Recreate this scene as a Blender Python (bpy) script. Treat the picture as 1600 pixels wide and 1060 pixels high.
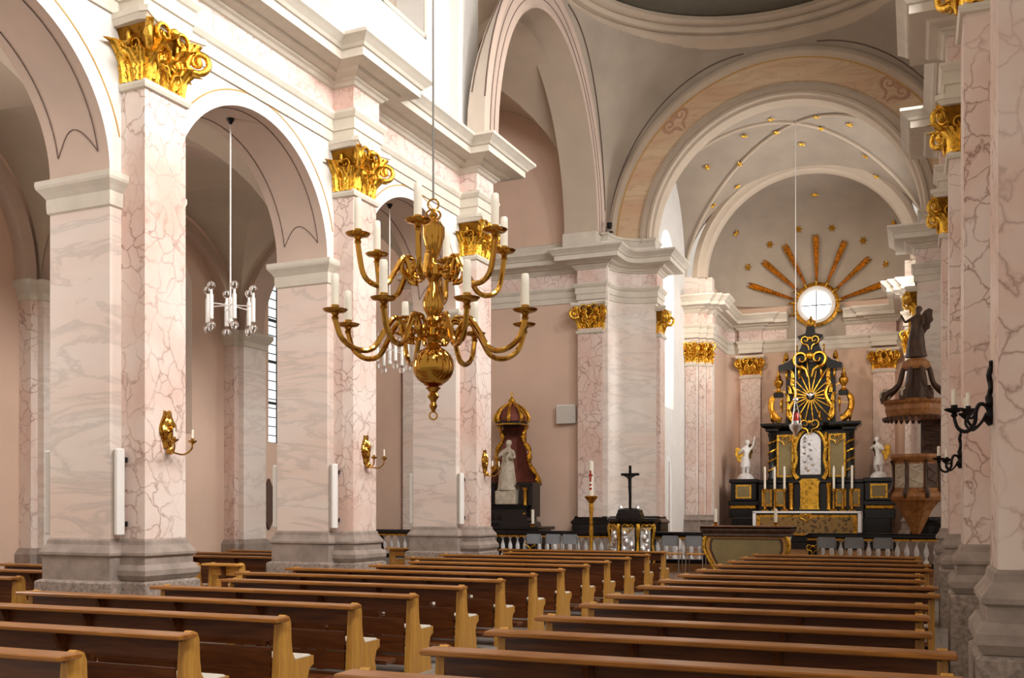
import bpy, bmesh, math, random
from mathutils import Vector, Matrix, geometry
from mathutils.bvhtree import BVHTree
random.seed(7)
PI = math.pi
S = bpy.context.scene
COL = S.collection
for o in list(bpy.data.objects): bpy.data.objects.remove(o)

# ------------------------------------------------------------------ camera
FPX, HX, HY, EYE = 1550.0, 1430.0, 795.0, 1.65
YAW = math.atan((HX - 800) / FPX)
cam_d = bpy.data.cameras.new('camera'); cam = bpy.data.objects.new('camera', cam_d); COL.objects.link(cam)
cam.location = (0, 0, EYE); cam.rotation_euler = (PI / 2, 0, YAW)
cam_d.sensor_width = 36; cam_d.lens = 36 * FPX / 1600; cam_d.shift_y = (HY - 530) / 1600
cam_d.clip_start = 0.05; cam_d.clip_end = 300
S.camera = cam
S.view_settings.view_transform = 'Standard'; S.view_settings.look = 'None'
S.view_settings.gamma = 1; S.view_settings.use_curve_mapping = False
S.view_settings.exposure = 0.0

# ------------------------------------------------------------------ daylight
W = bpy.data.worlds.new('sky'); S.world = W; W.use_nodes = True
W.node_tree.nodes['Background'].inputs[0].default_value = (1.0, 0.88, 0.76, 1)
W.node_tree.nodes['Background'].inputs[1].default_value = 0.68

def area(name, loc, size, rot, power, color=(1, 1, 1)):
    d = bpy.data.lights.new(name, 'AREA'); d.shape = 'RECTANGLE'; d.size, d.size_y = size; d.energy = power; d.color = color
    o = bpy.data.objects.new(name, d); COL.objects.link(o); o.location = loc; o.rotation_euler = rot
    return o
# daylight entering at the tall clerestory windows of the right nave wall (openings are built below)
for i in range(5):
    area('window_daylight', (1.45, -1.4 + 4.35 * i + 0.6, 11.3), (3.2, 2.0), (0, PI / 2 - 0.6, 0), 820, (1, .985, .975))
# daylight at the tall chancel windows, left and right, and at the transept windows
area('window_daylight', (-7.75, 30.4, 7.4), (5.0, 1.7), (0, -PI / 2, 0), 170, (1, .98, .96))
area('window_daylight', (1.15, 30.4, 7.4), (5.0, 1.7), (0, PI / 2, 0), 800, (1, .98, .96))
area('window_daylight', (-14.5, 20.9, 5.6), (4.2, 2.6), (0, -PI / 2, 0), 120, (1, .98, .96))
area('window_daylight', (7.5, 22.0, 6.2), (5.0, 3.0), (0, PI / 2, 0), 70, (1, .9, .8))
for yy in (7.1, 11.1, 15.76):
    area('window_daylight', (-14.45, yy, 5.0), (3.4, 1.3), (0, -PI / 2, 0), 240, (1, .98, .96))

# ------------------------------------------------------------------ materials
def lin(h):
    h = h.lstrip('#'); v = [int(h[i:i + 2], 16) / 255 for i in (0, 2, 4)]
    return tuple((c / 12.92 if c <= .04045 else ((c + .055) / 1.055) ** 2.4) for c in v) + (1,)
class NT:
    def __init__(s, name):
        s.m = bpy.data.materials.new(name); s.m.use_nodes = True; s.t = s.m.node_tree
        s.b = s.t.nodes['Principled BSDF']
    def n(s, typ, **kw):
        nd = s.t.nodes.new(typ)
        for k, v in kw.items():
            if k in nd.inputs: nd.inputs[k].default_value = v
            else: setattr(nd, k, v)
        return nd
    def l(s, a, b): s.t.links.new(a, b)
def ramp(nt, src, stops):
    r = nt.n('ShaderNodeValToRGB'); e = r.color_ramp.elements
    while len(e) < len(stops): e.new(.5)
    for i, (p, c) in enumerate(stops): e[i].position = p; e[i].color = c if len(c) == 4 else tuple(c) + (1,)
    nt.l(src, r.inputs[0]); return r.outputs[0]
def mix(nt, fac, a, b, mode='MIX'):
    m = nt.n('ShaderNodeMix'); m.data_type = 'RGBA'; m.blend_type = mode
    for v, s in ((fac, m.inputs[0]), (a, m.inputs[6]), (b, m.inputs[7])):
        if hasattr(v, 'is_linked'): nt.l(v, s)
        else: s.default_value = v
    return m.outputs[2]
def coords(nt, scale=(1, 1, 1), world=True, rot=(0, 0, 0)):
    if world: src = nt.n('ShaderNodeNewGeometry').outputs['Position']
    else: src = nt.n('ShaderNodeTexCoord').outputs['Object']
    mp = nt.n('ShaderNodeMapping'); mp.inputs['Scale'].default_value = scale; mp.inputs['Rotation'].default_value = rot
    nt.l(src, mp.inputs[0]); return mp.outputs[0]
def noise(nt, vec, scale, detail=4, rough=.55, dist=0):
    n = nt.n('ShaderNodeTexNoise'); n.inputs['Scale'].default_value = scale; n.inputs['Detail'].default_value = detail
    n.inputs['Roughness'].default_value = rough; n.inputs['Distortion'].default_value = dist
    nt.l(vec, n.inputs['Vector']); return n.outputs['Fac']
def bump(nt, h, strength=.2, dist=.02):
    b = nt.n('ShaderNodeBump'); b.inputs['Strength'].default_value = strength; b.inputs['Distance'].default_value = dist
    nt.l(h, b.inputs['Height']); nt.l(b.outputs[0], nt.b.inputs['Normal'])
def plain(name, hexc, rough=.6, metal=0, var=.06, nscale=3.0, bstr=0, world=True, spec=None):
    nt = NT(name); c = lin(hexc); v = coords(nt, world=world)
    f = noise(nt, v, nscale)
    lo = tuple(max(0, x * (1 - var * 2)) for x in c[:3]) + (1,); hi = tuple(min(1, x * (1 + var)) for x in c[:3]) + (1,)
    nt.l(ramp(nt, f, [(.3, lo), (.7, hi)]), nt.b.inputs['Base Color'])
    nt.b.inputs['Roughness'].default_value = rough; nt.b.inputs['Metallic'].default_value = metal
    if spec is not None: nt.b.inputs['Specular IOR Level'].default_value = spec
    if bstr: bump(nt, noise(nt, v, nscale * 8), bstr)
    return nt.m
def veined(name, base, tint, vein, scale=2.6, squash=(1, 1, .75), width=.035, rough=.35, soft=.5):
    """painted marble: curved vein network over cloudy ground"""
    nt = NT(name); v = coords(nt, squash)
    nz = nt.n('ShaderNodeTexNoise'); nz.inputs['Scale'].default_value = 1.7; nz.inputs['Detail'].default_value = 5; nt.l(v, nz.inputs['Vector'])
    ad = nt.n('ShaderNodeVectorMath', operation='MULTIPLY_ADD'); nt.l(nz.outputs['Color'], ad.inputs[0]); ad.inputs[1].default_value = (.75, .75, .75); nt.l(v, ad.inputs[2])
    vo = nt.n('ShaderNodeTexVoronoi', feature='DISTANCE_TO_EDGE'); vo.inputs['Scale'].default_value = scale; nt.l(ad.outputs[0], vo.inputs['Vector'])
    line = ramp(nt, vo.outputs['Distance'], [(0, (1, 1, 1)), (width, (.45, .45, .45)), (width * 3.2, (0, 0, 0))])
    fade = ramp(nt, noise(nt, v, 1.3), [(.32, (.1, .1, .1)), (.62, (1, 1, 1))])
    lf = mix(nt, 1.0, line, fade, 'MULTIPLY')
    ground = mix(nt, ramp(nt, noise(nt, v, .9, 5, .6), [(.38, (0, 0, 0)), (.66, (1, 1, 1))]), lin(base), lin(tint))
    cc = mix(nt, lf, ground, lin(vein))
    nt.l(cc, nt.b.inputs['Base Color']); nt.b.inputs['Roughness'].default_value = rough
    nt.b.inputs['Specular IOR Level'].default_value = .3
    return nt.m
def streaked(name, base, tint, vein, rot=(0, .5, .35), scale=1.0, rough=.45):
    """painted marble: long slanting smoky streaks"""
    nt = NT(name); v = coords(nt, (scale * .32, scale * .32, scale * 1.5), True, rot)
    f = noise(nt, v, 1.25, 7, .62, .9)
    d = ramp(nt, f, [(.44, (0, 0, 0)), (.5, (.8, .8, .8)), (.535, (0, 0, 0))])
    ground = mix(nt, ramp(nt, noise(nt, v, .8, 4), [(.35, (0, 0, 0)), (.7, (1, 1, 1))]), lin(base), lin(tint))
    m = nt.n('ShaderNodeMath', operation='MULTIPLY'); nt.l(d, m.inputs[0]); m.inputs[1].default_value = .42
    nt.l(mix(nt, m.outputs[0], ground, lin(vein)), nt.b.inputs['Base Color'])
    nt.b.inputs['Roughness'].default_value = rough; nt.b.inputs['Specular IOR Level'].default_value = .3
    return nt.m
def metal(name, hexc, rough=.3, dark=.35, nscale=9, bstr=.25):
    nt = NT(name); c = lin(hexc); v = coords(nt, world=False)
    f = noise(nt, v, nscale, 5)
    lo = tuple(x * dark for x in c[:3]) + (1,)
    nt.l(ramp(nt, f, [(.3, lo), (.52, c)]), nt.b.inputs['Base Color'])
    nt.b.inputs['Metallic'].default_value = 1; nt.b.inputs['Roughness'].default_value = rough
    if bstr: bump(nt, noise(nt, v, nscale * 3), bstr, .02)
    return nt.m
def wood(name, a, b, rough=.4, scale=(1.2, 14, 14)):
    nt = NT(name); v = coords(nt, scale, False)
    f = noise(nt, v, 1.6, 6, .6, .6)
    nt.l(ramp(nt, f, [(.3, lin(a)), (.7, lin(b))]), nt.b.inputs['Base Color'])
    nt.b.inputs['Roughness'].default_value = rough
    bump(nt, f, .08, .01)
    return nt.m
def emit(name, hexc, strength):
    nt = NT(name); nt.b.inputs['Base Color'].default_value = lin(hexc)
    nt.b.inputs['Emission Color'].default_value = lin(hexc); nt.b.inputs['Emission Strength'].default_value = strength
    return nt.m
def carpet_like(name, a, b, scale):
    nt = NT(name); v = coords(nt, world=False)
    vo = nt.n('ShaderNodeTexVoronoi'); vo.inputs['Scale'].default_value = scale; nt.l(v, vo.inputs['Vector'])
    nt.l(ramp(nt, vo.outputs['Distance'], [(.2, lin(a)), (.5, lin(b))]), nt.b.inputs['Base Color'])
    nt.b.inputs['Roughness'].default_value = .6
    return nt.m
M = {}
M['pink'] = veined('pink_marble', '#E4D5CB', '#D9B7A8', '#9A7466', 4.0, (1, 1, .85), .02)
M['pinkfrieze'] = veined('frieze_marble', '#E2D3CA', '#D8B8AB', '#A57C6E', 3.6, (1, 1, 1), .018)
M['pale'] = streaked('pale_marble', '#E2D6CC', '#DEC6B8', '#9C948E')
M['cream'] = streaked('cream_marble', '#EBE3DA', '#E6D3C6', '#AFA49B', (0, .6, .5), 1.2)
M['archband'] = streaked('painted_band_marble', '#DEC7A4', '#D2A888', '#B08668', (.6, .5, .35), 1.5)
M['scroll'] = plain('painted_scroll_rose', '#C2977C', .8)
M['white'] = plain('white_stucco', '#E2DFDA', .75, var=.03)
M['stucco'] = plain('stone_grey_stucco', '#D3CABB', .75, var=.04)
M['grey'] = plain('blue_grey_plaster', '#A99B8B', .85, var=.05, nscale=1.2)
M['vault'] = plain('vault_plaster', '#C6B5A1', .85, var=.05, nscale=1.0)
M['soffit'] = plain('rose_grey_plaster', '#C8B1A1', .8, var=.05, nscale=1.2)
M['wall'] = plain('rose_beige_plaster', '#D6B8A3', .85, var=.04, nscale=.8)
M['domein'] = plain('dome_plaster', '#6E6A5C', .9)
M['line'] = plain('painted_brown_line', '#6B574E', .8)
M['goldline'] = plain('painted_gold_line', '#C79A4E', .6)
M['stone'] = plain('base_sandstone', '#9A8B80', .8, var=.14, nscale=5, bstr=.25)
M['granite'] = plain('plinth_granite', '#9C8C80', .8, var=.25, nscale=22, bstr=.25)
M['black'] = plain('black_marble', '#0B0A0C', .2, var=.3, nscale=6)
M['gold'] = metal('gilding', '#F2BE4A', .27, .30, 10, .35)
M['goldold'] = metal('old_gilding', '#D9A03C', .34, .22, 12, .4)
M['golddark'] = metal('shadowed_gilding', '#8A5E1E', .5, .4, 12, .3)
M['brass'] = metal('polished_brass', '#BE8E3E', .12, .78, 2, 0)
M['iron'] = plain('wrought_iron', '#1A1718', .45, .6)
M['silver'] = metal('silver', '#E4E2DE', .3, .5, 8, .3)
M['wax'] = plain('candle_wax', '#F0E9D8', .5, var=.02)
M['pew'] = wood('pew_walnut', '#42200D', '#74401B', .32)
M['pewtop'] = wood('pew_ledge_lit', '#7C491A', '#B47732', .28)  # ledge wood lightened, the light falling on the ledges put into its colour
M['pewend'] = wood('pew_end_oak', '#A87430', '#D09C45', .42, (14, 14, 1.4))
M['lightwood'] = wood('honey_oak', '#B87A30', '#E0A850', .4)
M['oak'] = wood('carved_oak', '#74451F', '#B37B45', .4, (8, 8, 3))
M['darkoak'] = wood('dark_carved_oak', '#2A1A12', '#5C3D28', .5, (8, 8, 3))
M['pad'] = plain('seat_pad_fabric', '#CFC8BC', .9)
M['floor'] = None
M['figure'] = plain('white_figure', '#E4E2E0', .4, var=.1, nscale=12, world=False)
M['stonefig'] = plain('stone_figure', '#C3B5A0', .6, var=.15, nscale=9, world=False)
M['olive'] = plain('olive_panel', '#85754C', .55, var=.06)
M['brocade'] = carpet_like('brocade', '#3A2A16', '#8A6A36', 9)
M['cloth'] = plain('white_linen', '#F1F0EE', .8, var=.02)
M['red'] = plain('dark_red_drape', '#7A3A2A', .7, var=.2)
M['rubyglass'] = plain('ruby_glass', '#A8241C', .2)
M['chairgrey'] = plain('chair_grey_shell', '#8B9096', .5)
M['leafgreen'] = plain('leaf_green', '#2F4A28', .5, var=.2)
M['orchid'] = plain('orchid_pink', '#C07AB8', .6, var=.15)
M['whiteplastic'] = plain('white_lacquer', '#E6E2DC', .5, var=.02)
M['speaker'] = plain('speaker_grille', '#C9C2B8', .6, var=.04, nscale=40)
M['wire'] = plain('steel_wire', '#8A8680', .4, .5)
M['cord'] = plain('white_cord', '#E8E4DE', .6)
M['windowglass'] = emit('bright_window_glass', '#F4F7FA', 2.2)
M['skyglass'] = emit('leaded_window_glass', '#DCE6E6', 1.3)
M['leadcame'] = plain('lead_came', '#22201F', .6)
M['mirror'] = metal('engraved_silver', '#EDEFF2', .28, .55, 14, .5)
M['brown'] = plain('dark_wood_panel', '#5A4030', .5)
def glassmat():
    nt = NT('clear_glass'); nt.b.inputs['Base Color'].default_value = (1, 1, 1, 1)
    nt.b.inputs['Transmission Weight'].default_value = 1; nt.b.inputs['Roughness'].default_value = .02; nt.b.inputs['IOR'].default_value = 1.25
    return nt.m
M['glass'] = glassmat()
def floormat():
    nt = NT('stone_floor'); v = coords(nt)
    br = nt.n('ShaderNodeTexBrick'); br.offset = .5; nt.l(v, br.inputs['Vector'])
    br.inputs['Scale'].default_value = 1.0; br.inputs['Brick Width'].default_value = .6; br.inputs['Row Height'].default_value = .6
    br.inputs['Mortar Size'].default_value = .006
    br.inputs['Color1'].default_value = lin('#8E8A84'); br.inputs['Color2'].default_value = lin('#A09B93'); br.inputs['Mortar'].default_value = lin('#57534E')
    nt.l(mix(nt, .25, br.outputs['Color'], ramp(nt, noise(nt, v, 4), [(.3, lin('#6E6A66')), (.7, lin('#B5B0A8'))])), nt.b.inputs['Base Color'])
    nt.b.inputs['Roughness'].default_value = .38
    return nt.m
M['floor'] = floormat()
M['woodfloor'] = wood('choir_parquet', '#6B4526', '#946539', .25, (2, 2, 10))

# ------------------------------------------------------------------ mesh helpers
KROT = 0.035; XL0, YL0 = -8.19, 8.96
LROT = Matrix.Translation((XL0, YL0, 0)) @ Matrix.Rotation(-math.atan(KROT), 4, 'Z') @ Matrix.Translation((-XL0, -YL0, 0))
class MB:
    def __init__(s, xf=None): s.v = []; s.f = []; s.xf = xf
    def add(s, vs, fs):
        o = len(s.v); s.v += [tuple(v) for v in vs]; s.f += [tuple(i + o for i in f) for f in fs]; return s
    def box(s, a, b):
        x0, y0, z0 = a; x1, y1, z1 = b
        return s.add([(x0, y0, z0), (x1, y0, z0), (x1, y1, z0), (x0, y1, z0), (x0, y0, z1), (x1, y0, z1), (x1, y1, z1), (x0, y1, z1)],
                     [(0, 3, 2, 1), (4, 5, 6, 7), (0, 1, 5, 4), (1, 2, 6, 5), (2, 3, 7, 6), (3, 0, 4, 7)])
    def cbox(s, c, d): return s.box([c[i] - d[i] / 2 for i in range(3)], [c[i] + d[i] / 2 for i in range(3)])
    def bevbox(s, a, b, r):
        """box with chamfered vertical and top edges"""
        x0, y0, z0 = a; x1, y1, z1 = b
        def ring(i, z): return [(x0 + i + r, y0 + i, z), (x1 - i - r, y0 + i, z), (x1 - i, y0 + i + r, z), (x1 - i, y1 - i - r, z), (x1 - i - r, y1 - i, z), (x0 + i + r, y1 - i, z), (x0 + i, y1 - i - r, z), (x0 + i, y0 + i + r, z)]
        rs = [ring(r, z0), ring(0, z0 + r), ring(0, z1 - r), ring(r, z1)]
        return s.loft(rs)
    def loft(s, rings, caps=True, closed=True):
        n = len(rings[0]); vs = [p for r in rings for p in r]; fs = []
        for i in range(len(rings) - 1):
            for j in range(n if closed else n - 1):
                k = (j + 1) % n; fs.append((i * n + j, i * n + k, (i + 1) * n + k, (i + 1) * n + j))
        if caps and closed:
            fs.append(tuple(range(n - 1, -1, -1))); fs.append(tuple((len(rings) - 1) * n + j for j in range(n)))
        return s.add(vs, fs)
    def lathe(s, prof, c=(0, 0, 0), n=20, caps=True, sx=1, sy=1, ph=0):
        return s.loft([[(c[0] + r * sx * math.cos(2 * PI * j / n + ph), c[1] + r * sy * math.sin(2 * PI * j / n + ph), c[2] + z) for j in range(n)] for r, z in prof], caps)
    def tube(s, path, rad, n=8, caps=True):
        path = [Vector(p) for p in path]; m = len(path)
        if not hasattr(rad, '__len__'): rad = [rad] * m
        if 4 <= m <= 12 and caps:
            q = []; rr_ = []
            for i in range(m - 1):
                a, b, c, d = path[max(0, i - 1)], path[i], path[i + 1], path[min(m - 1, i + 2)]
                for k in range(4):
                    t = k / 4; q.append(.5 * (2 * b + (c - a) * t + (2 * a - 5 * b + 4 * c - d) * t * t + (3 * b - a - 3 * c + d) * t ** 3)); rr_.append(rad[i] + (rad[i + 1] - rad[i]) * t)
            path = q + [path[-1]]; rad = rr_ + [rad[-1]]; m = len(path)
        rings = []; up = None
        for i, p in enumerate(path):
            t = (path[min(i + 1, m - 1)] - path[max(i - 1, 0)]).normalized()
            if up is None: up = t.orthogonal().normalized()
            up = (up - t * up.dot(t)); up = up.normalized() if up.length > 1e-6 else t.orthogonal().normalized()
            w = t.cross(up)
            rings.append([tuple(p + (up * math.cos(2 * PI * j / n) + w * math.sin(2 * PI * j / n)) * rad[i]) for j in range(n)])
        return s.loft(rings, caps)
    def prism(s, poly, fn, a, b):
        """extrude 2-D polygon; fn(u,v,t)->xyz"""
        n = len(poly); vs = [fn(u, v, a) for u, v in poly] + [fn(u, v, b) for u, v in poly]
        tri = geometry.tessellate_polygon([[Vector((u, v, 0)) for u, v in poly]])
        fs = [tuple(t) for t in tri] + [tuple(i + n for i in reversed(t)) for t in tri]
        fs += [(i, (i + 1) % n, (i + 1) % n + n, i + n) for i in range(n)]
        return s.add(vs, fs)
    def face2d(s, loops, fn):
        """flat face with holes; fn(u,v)->xyz"""
        vs = [fn(u, v) for lp in loops for u, v in lp]
        tri = geometry.tessellate_polygon([[Vector((u, v, 0)) for u, v in lp] for lp in loops])
        return s.add(vs, [tuple(t) for t in tri])
    def strip(s, loop, fn, a, b, closed=True):
        n = len(loop); vs = [fn(u, v, a) for u, v in loop] + [fn(u, v, b) for u, v in loop]
        return s.add(vs, [(i, (i + 1) % n, (i + 1) % n + n, i + n) for i in range(n if closed else n - 1)])
    def sweep(s, prof, path, closed=False, caps=True):
        """sweep (offset,z) profile along a plan polyline with mitred corners; offset to the right of travel"""
        m = len(path); rings = []
        def nrm(a, b):
            d = Vector((b[0] - a[0], b[1] - a[1])); d.normalize(); return Vector((d.y, -d.x))
        for i, p in enumerate(path):
            n1 = nrm(path[i - 1], p) if (i or closed) else None
            n2 = nrm(p, path[(i + 1) % m]) if (i < m - 1 or closed) else None
            if n1 is None: o = n2
            elif n2 is None: o = n1
            else: o = (n1 + n2) / max(.25, 1 + n1.dot(n2))
            rings.append([(p[0] + o.x * q, p[1] + o.y * q, z) for q, z in prof])
        if closed: rings.append(rings[0])
        k = len(prof); vs = [p for r in rings for p in r]; fs = []
        for i in range(len(rings) - 1):
            for j in range(k - 1): fs.append((i * k + j, (i + 1) * k + j, (i + 1) * k + j + 1, i * k + j + 1))
        if caps and not closed and k > 2:
            fs.append(tuple(range(k))); fs.append(tuple((len(rings) - 1) * k + j for j in range(k - 1, -1, -1)))
        return s.add(vs, fs)
    def build(s, name, mat, parent=None, smooth=False, loc=None, angle=None):
        me = bpy.data.meshes.new(name)
        vs = [tuple(s.xf @ Vector(v)) for v in s.v] if s.xf is not None else s.v
        if loc is not None: vs = [(v[0] - loc[0], v[1] - loc[1], v[2] - loc[2]) for v in vs]
        me.from_pydata(vs, [], s.f); me.validate()
        bm = bmesh.new(); bm.from_mesh(me); bmesh.ops.recalc_face_normals(bm, faces=bm.faces); bm.to_mesh(me); bm.free()
        me.materials.append(M[mat] if isinstance(mat, str) else mat)
        if smooth:
            me.polygons.foreach_set('use_smooth', [True] * len(me.polygons))
            me.set_sharp_from_angle(angle=math.radians(angle or 40))
        o = bpy.data.objects.new(name, me); COL.objects.link(o)
        if loc is not None: o.location = loc
        if parent is not None: o.parent = parent
        return o
def inst(src, parent=None, mat4=None, name=None):
    o = src.copy(); COL.objects.link(o); o.parent = parent
    if mat4 is not None: o.matrix_basis = mat4
    if name: o.name = name
    return o
def remat(o, mat):
    o.material_slots[0].link = 'OBJECT'; o.material_slots[0].material = M[mat]; return o
def tag(o, label=None, cat=None, group=None, kind=None):
    if label: o['label'] = label
    if cat: o['category'] = cat
    if group: o['group'] = group
    if kind: o['kind'] = kind
    return o
def thing(name, label, cat, loc=(0, 0, 0), rz=0, group=None, kind=None, parent=None):
    o = bpy.data.objects.new(name, None); COL.objects.link(o); o.location = loc; o.rotation_euler = (0, 0, rz); o.empty_display_size = .1
    if parent is not None: o.parent = parent
    return tag(o, label, cat, group, kind)
def copy_tree(o, parent=None):
    c = o.copy(); COL.objects.link(c); c.parent = parent
    for ch in list(o.children): copy_tree(ch, c)
    return c
def struct(o, label=None, cat=None): return tag(o, label, cat, None, 'structure')
def arc(cx, cz, r, a0, a1, n): return [(cx + r * math.cos(a0 + (a1 - a0) * i / n), cz + r * math.sin(a0 + (a1 - a0) * i / n)) for i in range(n + 1)]
def pix(x, y):
    """viewing direction through a photo pixel (frame 1600x1060)"""
    u = (x - 800) / FPX; v = (HY - y) / FPX; c, s = math.cos(YAW), math.sin(YAW)
    return Vector((c * u - s, s * u + c, v))
def atY(x, y, Y):
    r = pix(x, y); t = Y / r.y; return Vector((r.x * t, Y, EYE + r.z * t))
def atX(x, y, X):
    r = pix(x, y); t = X / r.x; return Vector((X, r.y * t, EYE + r.z * t))
def atZ(x, y, z):
    r = pix(x, y); t = (z - EYE) / r.z; return Vector((r.x * t, r.y * t, z))
# ------------------------------------------------------------------ floor and choir platform
floor = struct(MB().box((-16, -5, -.2), (9, 26.3, 0)).build('floor', 'floor'), 'grey stone slab floor of the nave')
pl = MB(); pl.box((-8.2, 20.4, -.05), (1.6, 26.6, .16)); pl.box((-8.1, 23.55, .1), (1.5, 38, .32))
struct(pl.build('floor', 'woodfloor'), 'raised brown parquet choir floor before the altars')

# ------------------------------------------------------------------ gilded capital
def leaf_mesh():
    mb = MB(); rows, cols = 9, 7; vs = []
    for i in range(rows):
        t = i / (rows - 1)
        z = .9 * t if t < .75 else .675 + .19 * math.sin((t - .75) / .25 * PI * .75)
        out = .10 + .16 * t + (.46 * ((t - .55) / .45) ** 2 if t > .55 else 0)
        w = .21 * (1 - .25 * t) * (1 + .22 * math.sin(t * 22)) * (1 if t < .85 else 1 - (t - .85) * 4.6)
        for j in range(cols):
            s = j / (cols - 1) * 2 - 1
            vs.append((out + .07 * abs(math.cos(s * PI * 1.5)) * (1 - .3 * t) - .10 * s * s, s * w, z))
    fs = [(i * cols + j, i * cols + j + 1, (i + 1) * cols + j + 1, (i + 1) * cols + j) for i in range(rows - 1) for j in range(cols - 1)]
    n = len(vs); back = [(x - .05, y, z) for x, y, z in vs]
    mb.add(vs + back, fs + [tuple(k + n for k in reversed(f)) for f in fs])
    return mb
LEAF = leaf_mesh().build('acanthus_leaf', 'gold', smooth=True, angle=70)
def volute_mesh():
    mb = MB(); pa = []; ra = []
    for i in range(30):
        t = i / 29; a = PI * .5 + t * PI * 3.6; r = .5 * (1 - t) ** .9 + .05
        pa.append((r * math.cos(a), .12 * t, r * math.sin(a))); ra.append(.15 * (1 - .55 * t))
    pa = [(-.75, 0, -1.0), (-.45, 0, -.35), (-.3, 0, .2)] + pa; ra = [.07, .11, .14] + ra
    mb.tube(pa, ra, 7); mb.lathe([(0, -.17), (.1, -.15), (.15, 0), (.1, .15), (0, .17)], (0, .08, 0), 8)
    return mb
VOL = volute_mesh().build('volute', 'gold', smooth=True, angle=60)
def scroll_mesh():
    mb = MB()
    for sgn in (-1, 1):
        pa = []; ra = []
        for i in range(20):
            t = i / 19; a = -PI * .5 + t * PI * 2.6; r = .42 * (1 - t) + .06
            pa.append((.08, sgn * (.45 + r * math.cos(a)), .5 + r * math.sin(a))); ra.append(.10 * (1 - .5 * t))
        mb.tube(pa, ra, 6)
        mb.tube([(.05, sgn * .1, -.5), (.1, sgn * .2, -.1), (.08, sgn * .45, .08)], [.06, .09, .1], 6)
    mb.lathe([(.0, -.1), (.2, 0), (.24, .14), (.12, .26), (0, .3)], (.12, 0, .55), 9)
    return mb
SCR = scroll_mesh().build('scroll_ornament', 'gold', smooth=True, angle=60)
for o in (LEAF, VOL, SCR): COL.objects.unlink(o)
def capital(parent, F, w, dep, z0, h, gold='gold', xf=None):
    """pilaster capital; F maps local (out, along, up) to world; half width w, projection dep"""
    cp = bpy.data.objects.new('capital', None); COL.objects.link(cp); cp.parent = parent; cp['label'] = 'gilded leafy capital'
    xf = F
    MB(xf).loft([[(-dep, -w * .93, z0), (-.02, -w * .93, z0), (-.02, w * .93, z0), (-dep, w * .93, z0)],
                 [(-dep, -w * .95, z0 + h * .5), (.0, -w * .95, z0 + h * .5), (.0, w * .95, z0 + h * .5), (-dep, w * .95, z0 + h * .5)],
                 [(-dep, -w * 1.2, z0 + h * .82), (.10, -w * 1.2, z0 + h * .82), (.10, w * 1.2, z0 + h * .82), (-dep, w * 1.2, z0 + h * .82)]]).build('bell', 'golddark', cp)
    n = 9; pts = [(-dep, -w * 1.42), (.06, -w * 1.5), (.17, -w * 1.42)]
    pts += [(.17 - .13 * math.sin(PI * i / n), -w * 1.42 + 2 * w * 1.42 * i / n) for i in range(1, n)] + [(.17, w * 1.42), (.06, w * 1.5), (-dep, w * 1.42)]
    ab = MB(xf)
    ab.loft([[(x - .05 * (x > -dep), y * .95, z0 + h * .82) for x, y in pts], [(x, y, z0 + h * .9) for x, y in pts], [(x + .02 * (x > -dep), y * 1.02, z0 + h * .91) for x, y in pts], [(x + .02 * (x > -dep), y * 1.02, z0 + h) for x, y in pts]])
    ab.build('abacus', 'stucco', cp)
    MB(xf).sweep([(0, z0 - .10), (.035, z0 - .09), (.05, z0 - .05), (.05, z0 - .02), (0, z0)], [(-dep, -w), (0, -w), (0, w), (-dep, w)]).build('necking', 'stucco', cp)
    def put(src, x, y, z, s, rz, sy=1):
        o = inst(src, cp); o.matrix_basis = F @ Matrix.Translation((x, y, z)) @ Matrix.Rotation(rz, 4, 'Z') @ Matrix.Diagonal((s, s * sy, s, 1))
        return o
    s1 = h * .5; s2 = h * .66
    for y in (-.8, -.4, 0, .4, .8): put(LEAF, -.06, y * w, z0, s1 * (1 if abs(y) != .4 else .86), 0, .85)
    for y in (-.55, .55): put(LEAF, -.07, y * w, z0 + h * .08, s2, 0, .9)
    for y in (-1, 1):
        put(LEAF, -.08, y * w * .92, z0, s1, y * .8)
        if dep > .2: put(LEAF, -.35 * dep, y * w * .9, z0, s1, y * PI / 2); put(LEAF, -.8 * dep, y * w * .9, z0, s2, y * PI / 2); put(VOL, -.5 * dep, y * w * 1.08, z0 + h * .66, h * .26, y * PI * .5 + .5, y); put(SCR, -.6 * dep, y * w * 1.02, z0 + h * .42, h * .26, y * PI / 2)
        put(VOL, .14, y * w * 1.2, z0 + h * .62, h * .44, y * .75, y)
        put(VOL, .07, y * w * .5, z0 + h * .66, h * .26, -PI / 2, y)
        put(VOL, .05, y * w * .28, z0 + h * .40, h * .2, -PI / 2, -y)
    put(SCR, .09, 0, z0 + h * .58, h * .4, 0); put(SCR, .04, 0, z0 + h * .26, h * .32, 0)
    return cp

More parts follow.
